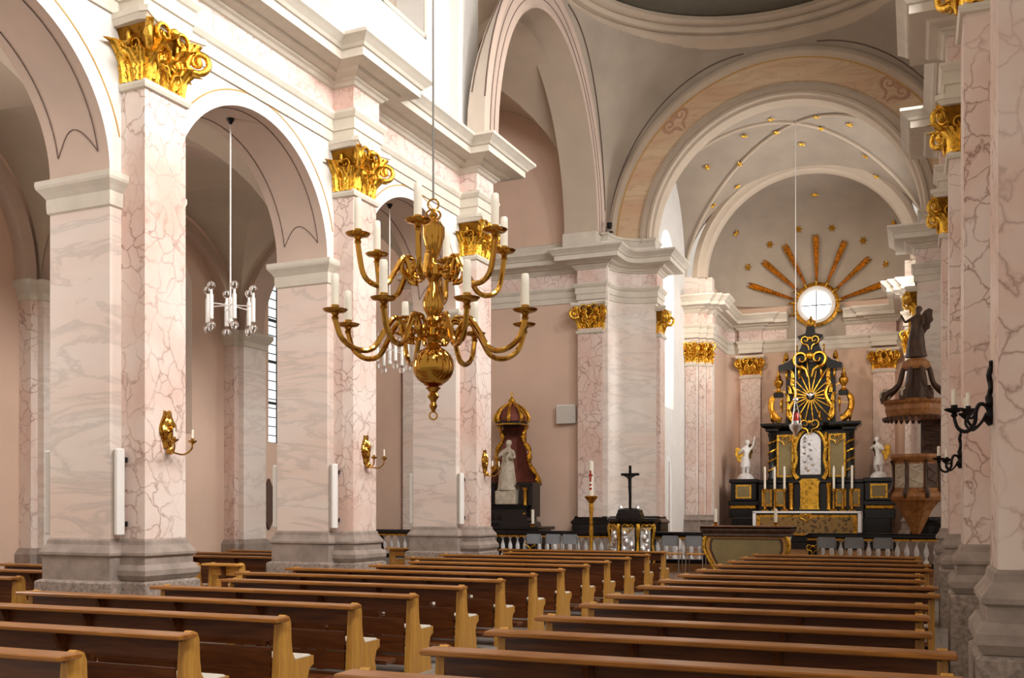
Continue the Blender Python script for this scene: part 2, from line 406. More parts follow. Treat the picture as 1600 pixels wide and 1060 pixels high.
# ------------------------------------------------------------------ nave arcades
PITCH_R = .5          # half width of the arch pier
def base_prof(k=1.0, z=1.28):
    return [(0, z + .02), (.02, z), (.03, z - .05), (.07 * k, z - .11), (.09 * k, z - .14), (.09 * k, z - .17), (.06 * k, z - .19), (.06 * k, z - .46), (.09 * k, z - .47)]
def plinth_prof(k=1.0, z=.81): return [(.09 * k, z), (.12 * k, z - .02), (.12 * k, 0)]
OUT = [(-1.31, -.5), (-.36, -.5), (-.36, -.33), (0, -.33), (0, .33), (-.36, .33), (-.36, .5), (-1.31, .5)]
def pier(xf, yc, label, hi=True):
    F = xf @ Matrix.Translation((0, yc, 0))
    root = thing('pier', label, None, kind='structure')
    MB(F).box((-1.31, -.5, 1.1), (-.36, .5, 5.45)).build('pier_shaft', 'pale', root)
    MB(F).box((-.40, -.33, 1.2), (0, .33, 6.6)).build('pilaster', 'pink', root)
    MB(F).sweep(base_prof(), OUT, True).build('base_moulding', 'stone', root)
    MB(F).sweep([(.0, 1.02), (.08, 1.0), (.12, .94), (.12, .88), (.08, .82)], [(-.36, -.33), (0, -.33), (0, .33), (-.36, .33)]).build('base_roll', 'stone', root)
    MB(F).sweep(plinth_prof(), OUT, True).build('plinth', 'granite', root)
    imp = [(0, 5.12), (.025, 5.14), (.03, 5.22), (.03, 5.30), (.07, 5.36), (.11, 5.41), (.12, 5.44), (.12, 5.50), (0, 5.52)]
    MB(F).sweep(imp, [(-.36, .33), (-.36, .5), (-1.31, .5), (-1.31, -.5), (-.36, -.5), (-.36, -.33)]).build('impost', 'stucco', root)
    capital(root, F, .33, .36, 6.58, .76)
    return root
def arch_bay(xf, y0, y1, name_label, soffit='soffit'):
    root = thing('arch', name_label, None, kind='structure')
    L = y1 - y0; r = L / 2 - PITCH_R; c = L / 2; N = 40
    inner = arc(c, 5.5, r, PI, 0, N)
    loop = [(0, 5.4), (c - r, 5.4)] + inner + [(c + r, 5.4), (L, 5.4), (L, 7.4), (0, 7.4)]
    mb = MB(xf)
    mb.face2d([loop], lambda u, v: (-.36, y0 + u, v)); mb.face2d([loop[:-2] + [(L, 8.5), (0, 8.5)]], lambda u, v: (-1.31, y0 + u, v))
    mb.build('spandrel', 'white', root)
    MB(xf).strip([(c - r, 5.4)] + inner + [(c + r, 5.4)], lambda u, v, t: (t, y0 + u, v), -.36, -1.31, False).build('arch_soffit', soffit, root, True, angle=50)
    def ap(rr, a, o): return (o, y0 + c + rr * math.cos(a), 5.5 + rr * math.sin(a))
    MB(xf).tube([ap(r + .20, .25 + (PI - .5) * i / 30, -.36) for i in range(31)], .012, 4).build('painted_line', 'goldline', root)
    for o in (-.52, -1.15):
        MB(xf).tube([ap(r - .001, .16 + (PI - .32) * i / 30, o) for i in range(31)], .008, 4).build('painted_line', 'line', root)
    for sg in (0, 1):
        pts = []
        for i in range(13):
            q = i / 12; o = -.52 - .63 * q; a = .16 + .17 * math.sin(q * PI); a = a if sg == 0 else PI - a
            pts.append(ap(r - .001, a, o))
        MB(xf).tube(pts, .008, 4).build('painted_line', 'line', root)
    return root
ARCH = [(.0, 7.34), (.03, 7.34), (.03, 7.49), (.055, 7.50), (.055, 7.66), (.08, 7.68), (.115, 7.74), (.115, 7.78), (0, 7.79)]
FRZ = [(.0, 7.77), (.012, 7.78), (.012, 8.16), (0, 8.17)]
CORN = [(0, 8.15), (.05, 8.17), (.08, 8.21), (.12, 8.23), (.12, 8.26), (.24, 8.29), (.28, 8.33), (.50, 8.35), (.50, 8.47), (.53, 8.48), (.56, 8.52), (.63, 8.58), (.67, 8.61), (.67, 8.66), (0, 8.72)]
def entablature(xf, path, label, arch=True, rest=True, parent=None, dz=0):
    root = thing('entablature', label, None, kind='structure')
    z = lambda pr: [(o, q + dz) for o, q in pr]
    if arch: MB(xf).sweep(z(ARCH), path).build('architrave', 'stucco', root)
    if rest:
        MB(xf).sweep(z(FRZ), path).build('frieze', 'pinkfrieze', root)
        MB(xf).sweep(z(CORN), path).build('cornice', 'stucco', root)
    return root
def arcade_path(ycs, ya, yb, ret):
    p = [(-.36, ya)]
    for y in ycs:
        p += [(-.36, y - .36), (.02, y - .36), (.02, y + .36), (-.36, y + .36)]
    if ret:
        p[-1] = (-1.6, ycs[-1] + .36)
    else: p.append((-.36, yb))
    return p
LX = LROT @ Matrix.Translation((XL0, 0, 0))
RX = Matrix.Translation((.44, 0, 0)) @ Matrix.Diagonal((-1, 1, 1, 1))
LY = [4.97, 9.29, 13.60, 17.91]; RY = [2.28, 6.63, 10.98, 15.33, 19.68]
nm = ['just outside the left edge of the picture', 'nearest on the left, carrying the largest gold capital', 'second from the left, behind the left side of the chandelier', 'third on the left, between chandelier and side altar']
for y, n in zip(LY, nm): pier(LX, y, 'pink and pale marbled arcade pier ' + n)
nr = ['beside the camera, out of the picture', 'at the right edge, bearing the black iron sconce', 'second on the right, behind the iron sconce pier', 'third on the right, with gold volute capital', 'last on the right, next to the pulpit']
for y, n in zip(RY[1:], nr[1:]): pier(RX, y, 'pink marbled arcade pier ' + n)
for i in range(3): arch_bay(LX, LY[i], LY[i + 1], 'round arcade arch with rose grey soffit, ' + ['cut off by the left picture edge', 'with a white cord lamp hanging in it', 'behind the brass chandelier'][i])
for i in range(4): arch_bay(RX, RY[i], RY[i + 1], 'round arch of the right arcade, number %s from the camera' % ['one', 'two', 'three', 'four'][i])
entablature(LX, arcade_path(LY, 2.2, 0, True), 'white stepped entablature with marbled frieze above the left arcade')
entablature(RX, arcade_path(RY, -3, 0, True), 'stepped entablature with marbled frieze above the right arcade')

# upper walls with clerestory openings
def upper_wall(xf, name, ycs, ya, yb, label, holes):
    mb = MB(xf)
    loops = [[(ya, 8.6), (yb, 8.6), (yb, 15.2), (ya, 15.2)]] + [[(a, z0), (b, z0), (b, z1), (a, z1)] for a, b, z0, z1 in holes]
    mb.face2d(loops, lambda u, v: (-.55, u, v)); mb.face2d(loops, lambda u, v: (-1.2, u, v))
    for lp in loops[1:]: mb.strip(lp, lambda u, v, t: (t, u, v), -.55, -1.2)
    mb.strip(loops[0], lambda u, v, t: (t, u, v), -.55, -1.2)
    o = struct(mb.build(name, 'white'), label)
    for y in ycs:
        MB(xf).box((-.6, y - .42, 8.66), (-.33, y + .42, 15.0)).build('wall_strip', 'white', o)
        MB(xf).sweep([(0, 8.7), (.07, 8.71), (.07, 8.95), (.03, 9.0), (0, 9.0)], [(-.55, y - .42), (-.33, y - .42), (-.33, y + .42), (-.55, y + .42)]).build('strip_foot', 'stucco', o)
    return o
wl = upper_wall(LX, 'wall_left', LY, 2.2, 18.35, 'white clerestory wall above the left cornice',
                [((LY[i] + LY[i + 1]) / 2 - .72, (LY[i] + LY[i + 1]) / 2 + .72, 10.5, 13.6) for i in range(3)])
for i in range(3):
    c = (LY[i] + LY[i + 1]) / 2
    MB(LX).box((-1.18, c - .72, 10.5), (-1.14, c + .72, 13.6)).build('window_pane', 'grey', wl)
    fr = MB(LX)
    for a, b, z0, z1 in ((c - .80, c - .72, 10.42, 13.68), (c + .72, c + .80, 10.42, 13.68), (c - .80, c + .80, 10.42, 10.5), (c - .80, c + .80, 13.6, 13.68)): fr.box((-.56, a, z0), (-.53, b, z1))
    fr.build('window_surround', 'stucco', wl)
wr = upper_wall(RX, 'wall_right', RY, -4, 20.1, 'white clerestory wall above the right cornice', [(-1.4 + 4.35 * i - .4, -1.4 + 4.35 * i + 1.6, 9.7, 12.9) for i in range(5)])
vt = MB()
xc, rr = -3.75, 4.95
pts = [(xc + rr * math.cos(a), 13.0 + rr * .95 * math.sin(a)) for a in [PI * i / 24 for i in range(25)]]
vt.strip(pts, lambda u, v, t: (u, t, v), -4, 17.7, False)
struct(vt.build('ceiling', 'vault', None, True), 'plain barrel vault over the nave')

# ------------------------------------------------------------------ left aisle
AX = -14.2
mb = MB(LROT); holes = []
for i in range(3):
    c = (LY[i] + LY[i + 1]) / 2 - (.35 if i == 1 else 0); r = .65
    holes.append([(c - r, 3.2), (c + r, 3.2)] + arc(c, 6.2, r, 0, PI, 14))
wall_loops = [[(1, 0), (18.2, 0), (18.2, 8.2), (1, 8.2)]] + holes
mb.face2d(wall_loops, lambda u, v: (AX, u, v))
for h in holes: mb.strip(h, lambda u, v, t: (t, u, v), AX, AX - .35)
aw = struct(mb.build('wall_aisle', 'wall'), 'rose beige outer wall of the left aisle')
def leaded(xf, cy, x, z0, zs, r, label, n):
    root = struct(thing('window_%d' % n, label, None))
    lp = [(cy - r, z0), (cy + r, z0)] + arc(cy, zs, r, 0, PI, 14)
    MB(xf).face2d([lp], lambda u, v: (x, u, v)).build('pane', 'skyglass', root)
    g = MB(xf); k = cy - r
    while k <= cy + r + .001:
        g.box((x + .005, k - .012, z0), (x + .03, k + .012, zs + math.sqrt(max(0, r * r - (k - cy) ** 2)))); k += 2 * r / 7
    z = z0
    while z < zs + r:
        hw = r if z <= zs else math.sqrt(max(0, r * r - (z - zs) ** 2)); g.box((x + .005, cy - hw, z - .01), (x + .03, cy + hw, z + .01)); z += .22
    g.build('lead_grid', 'leadcame', root)
    b = MB(xf)
    for z in (z0 + .02, z0 + 1.0, z0 + 2.0, z0 + 3.0): b.box((x + .01, cy - r, z - .03), (x + .06, cy + r, z + .03))
    for k in (cy - r, cy + r): b.box((x + .01, k - .04, z0), (x + .06, k + .04, zs))
    b.build('iron_bar', 'leadcame', root)
    return root
for i in range(3): leaded(LROT, (LY[i] + LY[i + 1]) / 2 - (.35 if i == 1 else 0), AX - .3, 3.2, 6.2, .65, 'leaded window of the left aisle, bay %s' % 'one two three'.split()[i], i + 1)
def wall_pilaster(F, w, dep, ztop, label, base=True, matn='cream'):
    """pilaster of the aisle wall: local out=x, along=y"""
    root = thing('wall_pilaster', label, None, kind='structure')
    MB(F).box((-.05, -w, .9), (dep, w, ztop)).build('shaft', matn, root)
    MB(F).box((-.05, -w - .14, .9), (dep - .14, w + .14, ztop)).build('shaft_backing', 'pink', root)
    pa = [(0, -w - .14), (dep - .14, -w - .14), (dep - .14, -w), (dep, -w), (dep, w), (dep - .14, w), (dep - .14, w + .14), (0, w + .14)]
    MB(F).sweep([(0, ztop - .02), (.03, ztop), (.03, ztop + .1), (.07, ztop + .16), (.12, ztop + .24), (.12, ztop + .32), (0, ztop + .33)], pa).build('impost', 'stucco', root)
    MB(F).sweep([(0, .98), (.04, .95), (.09, .88), (.09, .42), (.14, .40), (.14, 0)], pa).build('base', 'stone', root)
    return root
AYS = [LY[0], LY[1], 12.75, LY[3]]
for i, y in enumerate(AYS):
    wall_pilaster(LROT @ Matrix.Translation((AX, y, 0)), .38, .42, 5.18, 'pale marbled pilaster on the aisle wall, ' + ['far out of the picture', 'just out of the picture', 'seen left of the nearest pier', 'seen through the arch with the cord lamp'][i])
def groin(xf, x0, x1, y0, y1, zs, h, label, mat='vault', n=26, dome=0, sk=None):
    mb = MB(xf); vs = []; cx, cy, rx, ry = (x0 + x1) / 2, (y0 + y1) / 2, (x1 - x0) / 2, (y1 - y0) / 2
    for i in range(n + 1):
        for j in range(n + 1):
            u = -math.cos(PI * i / n); v = -math.cos(PI * j / n)
            z = zs + h * max(math.sqrt(max(0, 1 - u * u)), math.sqrt(max(0, 1 - v * v))) + dome * (1 - u * u) * (1 - v * v)
            x = cx + rx * u; y = cy + ry * v
            if sk: k = (x1 - x) / (x1 - x0); a_ = y0 + sk[0] * k; b_ = y1 + sk[1] * k; y = (a_ + b_) / 2 + (b_ - a_) / 2 * v
            vs.append((x, y, z))
    fs = []
    for i in range(n):
        for j in range(n):
            a, b, c, d = i * (n + 1) + j, i * (n + 1) + j + 1, (i + 1) * (n + 1) + j + 1, (i + 1) * (n + 1) + j
            if i == j: fs += [(a, b, c), (a, c, d)]
            elif i + j == n - 1: fs += [(a, b, d), (b, c, d)]
            else: fs.append((a, b, c, d))
    return struct(mb.add(vs, fs).build('ceiling', mat, None, True, angle=25), label)
for i in range(3): groin(LROT, -13.95, -9.45, LY[i] + .3, LY[i + 1] - .3, 5.5, 2.2, 'groin vault of the left aisle, bay %s' % 'one two three'.split()[i], 'vault', 26, 0, (AYS[i] - LY[i], AYS[i + 1] - LY[i + 1]))
for i, y in enumerate(AYS):     # transverse arches over the aisle and wall arches
    mb = MB(LROT); c, r = -11.65, 2.15
    inner = arc(c, 5.5, r, PI, 0, 30)
    loop = [(-14.2, 5.5)] + inner + [(-9.5, 5.5), (-9.5, 8.2), (-14.2, 8.2)]
    SK = lambda u, t: LY[i] + (y - LY[i]) * (-9.5 - u) / 4.7 + t
    for yy in (-.32, .32): mb.face2d([loop], lambda u, v, yy=yy: (u, SK(u, yy), v))
    mb.strip(inner, lambda u, v, t: (u, SK(u, t), v), -.32, .32, False)
    struct(mb.build('arch', 'soffit', None, True, angle=30), 'transverse aisle arch springing from ' + ['a pilaster far out of the picture', 'a pilaster just out of the picture', 'the pilaster left of the nearest pier', 'the pilaster behind the cord lamp'][i])
for i in range(3):
    y0, y1 = AYS[i] + .32, AYS[i + 1] - .32; c = (y0 + y1) / 2; r = (y1 - y0) / 2 - .05
    mb = MB(LROT); sq = 2.15 / r; outer = [(u, 5.5 + (v - 5.5) * sq) for u, v in arc(c, 5.5, r, PI, 0, 30)]; inner = [(u, 5.5 + (v - 5.5) * sq) for u, v in arc(c, 5.5, r - .22, PI, 0, 30)]
    vs = [(-13.95, u, v) for u, v in outer] + [(-13.95, u, v) for u, v in inner]; n = len(outer)
    mb.add(vs, [(k, k + 1, k + 1 + n, k + n) for k in range(n - 1)]); mb.strip(inner, lambda u, v, t: (t, u, v), -13.95, AX, False); mb.strip(outer, lambda u, v, t: (t, u, v), -13.95, AX, False)
    struct(mb.build('arch', 'soffit', None, True, angle=30), 'shallow wall arch of the left aisle, bay %s' % 'one two three'.split()[i])

# ------------------------------------------------------------------ left transept
TX0, TY0, TY1 = -14.2, 18.4, 26.1
mb = MB(); wl2 = [(20.9 - 1.5, 3.2), (20.9 + 1.5, 3.2)] + arc(20.9, 6.6, 1.5, 0, PI, 16)
mb.face2d([[(18.1, 0), (26.2, 0), (26.2, 13.5), (18.1, 13.5)], wl2], lambda u, v: (TX0 + .15, u, v)); mb.strip(wl2, lambda u, v, t: (t, u, v), TX0 + .15, TX0 - .3)
struct(mb.build('wall_transept', 'wall'), 'pale end wall of the left transept with its tall window')
leaded(None, 20.9, TX0 - .25, 3.2, 6.6, 1.5, 'tall leaded window with dark iron bars beyond the second pier', 4)
mb = MB(); mb.face2d([[(TX0, 0), (-8.0, 0), (-8.0, 13.4), (TX0, 13.4)]], lambda u, v: (u, TY1, v))
struct(mb.build('wall_back', 'wall'), 'rose beige east wall of the left transept behind the side altar')
groin(None, TX0 - .1, -8.5, TY0, TY1 + .02, 9.3, 3.75, 'dim groin vault of the left transept')
wall_pilaster(Matrix.Translation((-13.5, TY1, 0)) @ Matrix.Rotation(-PI / 2, 4, 'Z'), .45, .3, 7.0, 'grey veined pilaster in the transept corner between second and third pier')
MB()
cv = MB(); cv.sweep([(0, 8.72), (.1, 8.75), (.1, 9.0), (0, 9.05)], [(TX0, TY1), (-8.5, TY1)]); struct(cv.build('trim_1', 'stucco'), 'narrow ledge above the transept cornice')

# ------------------------------------------------------------------ crossing piers, chancel and apse walls
CXM = -3.3
def mir(p): return [(2 * CXM - x, y) for x, y in reversed(p)]
cav = [(-6.8 + .95 * math.cos(a), 25.95 + .95 * math.sin(a)) for a in [PI - PI / 2 * i / 12 for i in range(13)]]
LP = [(TX0, 26.1), (-8.55, 26.1), (-8.55, 25.8), (-7.78, 25.8), (-7.78, 25.95)] + cav + [(-6.62, 26.9), (-6.62, 27.6), (-7.2, 27.6)]
PIERP = LP[1:]
def vwall(path, z0, z1, mat, name, parent): return MB().sweep([(0, z0), (0, z1)], path, caps=False).build(name, mat, parent, True, angle=35)
def crossing_pier(pp, label, flip):
    root = thing('crossing_pier', label, None, kind='structure')
    f = (lambda p: mir(p)) if flip else (lambda p: p)
    vwall(f([(-8.56, 26.1), (-8.56, 25.82), (-7.7, 25.82), (-7.7, 25.97)] + cav + [(-6.64, 26.92), (-6.64, 27.62), (-7.2, 27.62)]), .3, 8.9, 'cream', 'pier_core', root)
    vwall(f([(-8.52, 25.84), (-8.52, 25.74), (-7.84, 25.74), (-7.84, 25.84)]), 1.3, 6.55, 'pink', 'pilaster', root)
    vwall(f([(-6.66, 26.98), (-6.54, 26.98), (-6.54, 27.54), (-6.66, 27.54)]), 1.3, 6.55, 'pink', 'pilaster', root)
    bp = f([(-8.6, 26.1), (-8.6, 25.76), (-7.72, 25.76), (-7.72, 25.95)] + cav + [(-6.56, 26.9), (-6.56, 27.65), (-7.2, 27.65)])
    MB().sweep(base_prof(1.2, 1.42), bp).build('base_moulding', 'black', root); MB().sweep([(.14, .97), (.22, .95), (.22, .1)], bp).build('plinth', 'stone', root)
    sx = -1 if flip else 1
    def FF(x, y, rz): return Matrix.Translation((2 * CXM - x if flip else x, y, 0)) @ Matrix.Rotation(-rz if flip else rz, 4, 'Z')
    capital(root, FF(-8.18, 25.74, -PI / 2), .34, .1, 6.5, .74)
    capital(root, FF(-6.54, 27.26, 0 if not flip else PI), .28, .1, 6.5, .74) if not flip else capital(root, Matrix.Translation((2 * CXM + 6.54, 27.26, 0)) @ Matrix.Rotation(PI, 4, 'Z'), .28, .1, 6.5, .74)
    mbk = MB(); bl = f([(-8.5, 26.1), (-8.5, 25.95), (-7.75, 25.95)] + [(x, y + .1) for x, y in cav] + [(-6.7, 27.0), (-6.7, 27.6), (-7.2, 27.6)])
    mbk.sweep([(0, 8.7), (.02, 8.7), (.02, 9.08), (.05, 9.1), (.05, 9.16), (0, 9.17)], bl); mbk.build('arch_block', 'stucco', root)
    return root
crossing_pier(LP, 'concave marbled crossing pier left of the chancel, behind paschal candle', False)
crossing_pier(LP, 'concave marbled crossing pier right of the chancel, behind the pulpit', True)
entablature(None, LP, 'curved entablature over the left crossing pier and transept wall')
entablature(None, mir(LP), 'curved entablature over the right crossing pier')
struct(MB().face2d([[(2 * CXM + 8.5, 0), (9, 0), (9, 14), (2 * CXM + 8.5, 14)]], lambda u, v: (u, 26.1, v)).build('wall_transept_right', 'wall'), 'east wall of the right transept behind the pulpit')
# chancel side walls with one tall window each
CHX = -7.15
wlp = [(29.5, 4.8), (31.3, 4.8)] + arc(30.4, 9.4, .9, 0, PI, 16)
for sx in (0, 1):
    X = (lambda x: 2 * CXM - x) if sx else (lambda x: x)
    mb = MB(); mb.face2d([[(27.5, 0), (33.1, 0), (33.1, 12.8), (27.5, 12.8)], wlp], lambda u, v: (X(CHX), u, v))
    spl = [(30.4 + (u - 30.4) * .75, 7.4 + (v - 7.4) * .96) for u, v in wlp]
    n = len(wlp); mb.add([(X(CHX), u, v) for u, v in wlp] + [(X(CHX - .4), u, v) for u, v in spl], [(i, (i + 1) % n, (i + 1) % n + n, i + n) for i in range(n)])
    struct(mb.build('wall_chancel', 'white'), ('right' if sx else 'left') + ' side wall of the chancel with its splayed window')
    w = struct(thing('window_%d' % (5 + sx), 'tall bright splayed window in the %s chancel wall' % ('right' if sx else 'left'), None))
    fr = MB()
    for u in (29.75, 30.4, 31.05): fr.box((X(CHX - .41), u - .015, 4.9), (X(CHX - .37), u + .015, 9.9))
    for v in [5.0 + .7 * i for i in range(8)]: fr.box((X(CHX - .41), 29.75, v - .012), (X(CHX - .37), 31.05, v + .012))
    fr.build('glazing_bar', 'leadcame', w)
# clustered pilasters where the apse begins
for sx in (0, 1):
    fl = mir if sx else (lambda p: p)
    root = thing('apse_pilaster_cluster', 'clustered pink pilasters with gilt capitals at the %s of the apse opening' % ('right' if sx else 'left'), None, kind='structure')
    core = [(CHX - .02, 32.95), (-6.72, 32.95), (-6.72, 33.12), (-6.5, 33.12), (-6.5, 33.3), (-6.3, 33.3), (-6.3, 33.7), (-6.5, 33.7)]
    vwall(fl(core), .3, 9.4, 'cream', 'core', root)
    for a, b, y in ((-7.12, -6.76, 32.9), (-6.7, -6.52, 33.07), (-6.49, -6.32, 33.25)):
        vwall(fl([(a, y + .08), (a, y), (b, y), (b, y + .08)]), 1.3, 6.55, 'pink', 'pilaster', root)
        xm = (a + b) / 2
        capital(root, Matrix.Translation((2 * CXM - xm if sx else xm, y, 0)) @ Matrix.Rotation(-PI / 2, 4, 'Z'), (b - a) / 2, .1, 6.5, .74)
    pa = fl([(CHX, 32.88), (-6.7, 32.88), (-6.7, 33.05), (-6.48, 33.05), (-6.48, 33.23), (-6.28, 33.23), (-6.28, 33.7)])
    MB().sweep(base_prof(1.2, 1.42), pa).build('base_moulding', 'stone', root); MB().sweep([(.1, .97), (.16, .95), (.16, .1)], pa).build('plinth', 'stone', root)
    entablature(None, pa, 'stepped entablature over the %s apse pilasters' % ('right' if sx else 'left'))
# apse wall: flat back with rounded corners
def corner(n=8): return [(-6.0 + .45 * math.cos(a), 36.65 + .45 * math.sin(a)) for a in [PI - PI / 2 * i / n for i in range(n + 1)]]
AL = [(-6.45, 33.6)] + corner()
BRK = [(-5.98, 37.1), (-5.98, 36.9), (-5.2, 36.9), (-5.2, 37.1)]
half = AL[:-1] + BRK
back = half + mir(half)
struct(vwall(AL + [(-3.3, 37.1)] + mir(AL), .3, 9.3, 'wall', 'wall_apse', None), 'rose beige apse wall behind the high altar')
for sx in (0, 1):
    fl = mir if sx else (lambda p: p)
    root = thing('apse_pilaster', 'pink marbled pilaster of the apse wall %s of the high altar' % ('right' if sx else 'left'), None, kind='structure')
    vwall(fl([(-5.95, 37.1), (-5.95, 36.92), (-5.23, 36.92), (-5.23, 37.1)]), .3, 6.55, 'pink', 'pilaster', root)
    capital(root, Matrix.Translation((2 * CXM + 5.59 if sx else -5.59, 36.92, 0)) @ Matrix.Rotation(-PI / 2, 4, 'Z'), .36, .12, 6.5, .74, 'goldold')
    entablature(None, fl(half + [(-4.25, 37.1)]), 'apse entablature %s of the round window' % ('right' if sx else 'left'), False)
entablature(None, back, 'continuous grey architrave round the apse', True, False)
mb = MB(); mb.box((-4.3, 37.0, 7.78), (-2.3, 37.12, 8.9)); struct(mb.build('wall_panel', 'grey'), 'plain grey field under the round window')

# ------------------------------------------------------------------ arches, vaults, dome of the crossing
def ring_y(prof, cx, z0, a0=0, a1=PI, n=56):
    """profile of (radius, Y) swept along an arch standing in a plane across the church"""
    mb = MB(); mb.loft([[(cx + r * math.cos(a0 + (a1 - a0) * i / n), y, z0 + r * math.sin(a0 + (a1 - a0) * i / n)) for r, y in prof] for i in range(n + 1)], False, False)
    return mb
def ring_x(prof, cy, z0, n=48, vs=1.2):
    mb = MB(); mb.loft([[(x, cy + r * math.cos(PI * i / n), z0 + vs * r * math.sin(PI * i / n)) for r, x in prof] for i in range(n + 1)], False, False)
    return mb
ca = thing('chancel_arch', 'great chancel arch with painted marble band between stucco mouldings', None, kind='structure')
ring_y([(4.78, 27.3), (4.78, 26.95), (4.72, 26.88), (4.62, 26.86), (4.56, 26.92), (4.52, 26.95)], CXM, 9.05).build('outer_moulding', 'vault', ca, True)
ring_y([(4.53, 26.96), (3.83, 27.0)], CXM, 9.05).build('marbled_band', 'archband', ca, True)
ring_y([(3.84, 27.02), (3.82, 26.93), (3.74, 26.90), (3.70, 26.98), (3.66, 27.02), (3.62, 26.96), (3.55, 26.96), (3.52, 27.06), (3.45, 27.1), (3.45, 27.62)], CXM, 9.05).build('inner_moulding', 'vault', ca, True)
ring_y([(4.49, 26.945), (4.46, 26.945)], CXM, 9.05).build('painted_line', 'goldline', ca)
MB().tube([(CXM + 3.87 * math.cos(PI * i / 60) , 26.975, 9.05 + 3.87 * math.sin(PI * i / 60)) for i in range(61)], .022, 5).build('gilt_beading', 'archband', ca)
for a in (2.28, .86):
    o = inst(SCR, ca, Matrix.Translation((CXM + 4.15 * math.cos(a), 26.97, 9.05 + 4.15 * math.sin(a))) @ Matrix.Rotation(PI / 2 - a, 4, 'Y') @ Matrix.Rotation(-PI / 2, 4, 'Z') @ Matrix.Diagonal((.06, .46, .38, 1)), 'painted_scroll'); remat(o, 'scroll')
for sx in (-1, 1):
    ta = thing('transept_arch', 'tall transept arch with rose grey face, %s side of the crossing' % ('left' if sx < 0 else 'right'), None, kind='structure')
    xf_ = -3.4 + sx * 4.5; xb = xf_ + sx * .95
    ring_x([(4.12, xf_ - sx * .0), (3.98, xf_ - sx * .05), (3.92, xf_), (3.56, xf_), (3.5, xf_ - sx * .04), (3.45, xf_)], 22.1, 9.05).build('arch_face', 'soffit', ta, True)
    ring_x([(3.45, xf_), (3.45, xb), (3.95, xb)], 22.1, 9.05).build('arch_soffit', 'vault', ta, True)
    for yy in (22.1 - 3.72, 22.1 + 3.72):
        MB().box((min(xf_, xb), yy - .42, 8.68), (max(xf_, xb), yy + .42, 9.08)).build('springer', 'stucco', ta)
    MB().tube([(xf_ - sx * .002, 22.1 + 3.84 * math.cos(PI * i / 50), 9.05 + 1.2 * 3.84 * math.sin(PI * i / 50)) for i in range(51)], .012, 4).build('painted_line', 'line', ta)
    MB().tube([(xf_ - sx * .002, 22.1 + 3.64 * math.cos(PI * i / 50), 9.05 + 1.2 * 3.64 * math.sin(PI * i / 50)) for i in range(51)], .012, 4).build('painted_line', 'line', ta)
DC = Vector((-3.4, 22.0, 14.05)); DR = 4.55
def pendentive(P1, P2, label):
    mb = MB(); n = 20; vs = []
    def pol(p): return (math.hypot(p[0] - DC.x, p[1] - DC.y), math.atan2(p[1] - DC.y, p[0] - DC.x))
    rows = [(P1(PI / 2 * i / n), P2(PI / 2 * i / n)) for i in range(n + 1)]
    rows.append(((rows[-1][0][0], rows[-1][0][1], 14.1), (rows[-1][1][0], rows[-1][1][1], 14.1)))
    for k, (p, q) in enumerate(rows):
        r1, a1 = pol(p); r2, a2 = pol(q); d = (a2 - a1 + PI) % (2 * PI) - PI
        if k == len(rows) - 1: r1 = r2 = DR
        for j in range(13):
            t = j / 12; r = r1 + (r2 - r1) * t; a = a1 + d * t; z = p[2] + (q[2] - p[2]) * t
            vs.append((DC.x + r * math.cos(a), DC.y + r * math.sin(a), z))
    fs = [(k * 13 + j, k * 13 + j + 1, (k + 1) * 13 + j + 1, (k + 1) * 13 + j) for k in range(len(rows) - 1) for j in range(12)]
    o = struct(mb.add(vs, fs).build('pendentive', 'grey', None, True, angle=60), label)
    ln = MB(); ln.tube([Vector(vs[k * 13 + 1]) * .997 + DC * .003 for k in range(2, n)], .018, 4); ln.tube([Vector(vs[k * 13 + 11]) * .997 + DC * .003 for k in range(2, n)], .018, 4)
    ln.build('painted_line', 'line', o)
for sx in (-1, 1):
    for fy in (1, -1):
        P1 = (lambda a, sx=sx: (CXM + sx * 4.75 * math.cos(a), 27.0, 9.05 + 4.75 * math.sin(a))) if fy > 0 else (lambda a, sx=sx: (-3.5 + sx * 4.6 * math.cos(a), 17.6, 9.05 + 4.6 * math.sin(a)))
        P2 = lambda a, sx=sx, fy=fy: (-3.4 + sx * 4.5, 22.1 + fy * 4.12 * math.cos(a), 9.05 + 4.12 * 1.2 * math.sin(a))
        pendentive(P1, P2, 'grey pendentive with dark outline at the %s %s corner of the crossing' % ('far' if fy > 0 else 'near', 'left' if sx < 0 else 'right'))
dm = MB(); dm.lathe([(DR + .25, -.15), (DR + .05, -.02), (DR - .02, 0), (DR - .02, .05), (DR + .06, .06), (DR + .06, .12), (DR - .08, .14), (DR - .12, .24), (DR - .06, .25), (DR - .06, .3), (DR - .26, .33), (DR - .3, .36), (DR - .3, .46), (DR - .18, .5)], DC, 72, False)
struct(dm.build('trim_2', 'vault', None, True, angle=30), 'ringed cornice at the foot of the dome')
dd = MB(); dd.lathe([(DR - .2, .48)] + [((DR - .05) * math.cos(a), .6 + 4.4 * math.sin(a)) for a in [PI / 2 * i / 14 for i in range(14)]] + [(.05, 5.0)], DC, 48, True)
struct(dd.build('ceiling', 'domein', None, True), 'dark inside of the crossing dome')
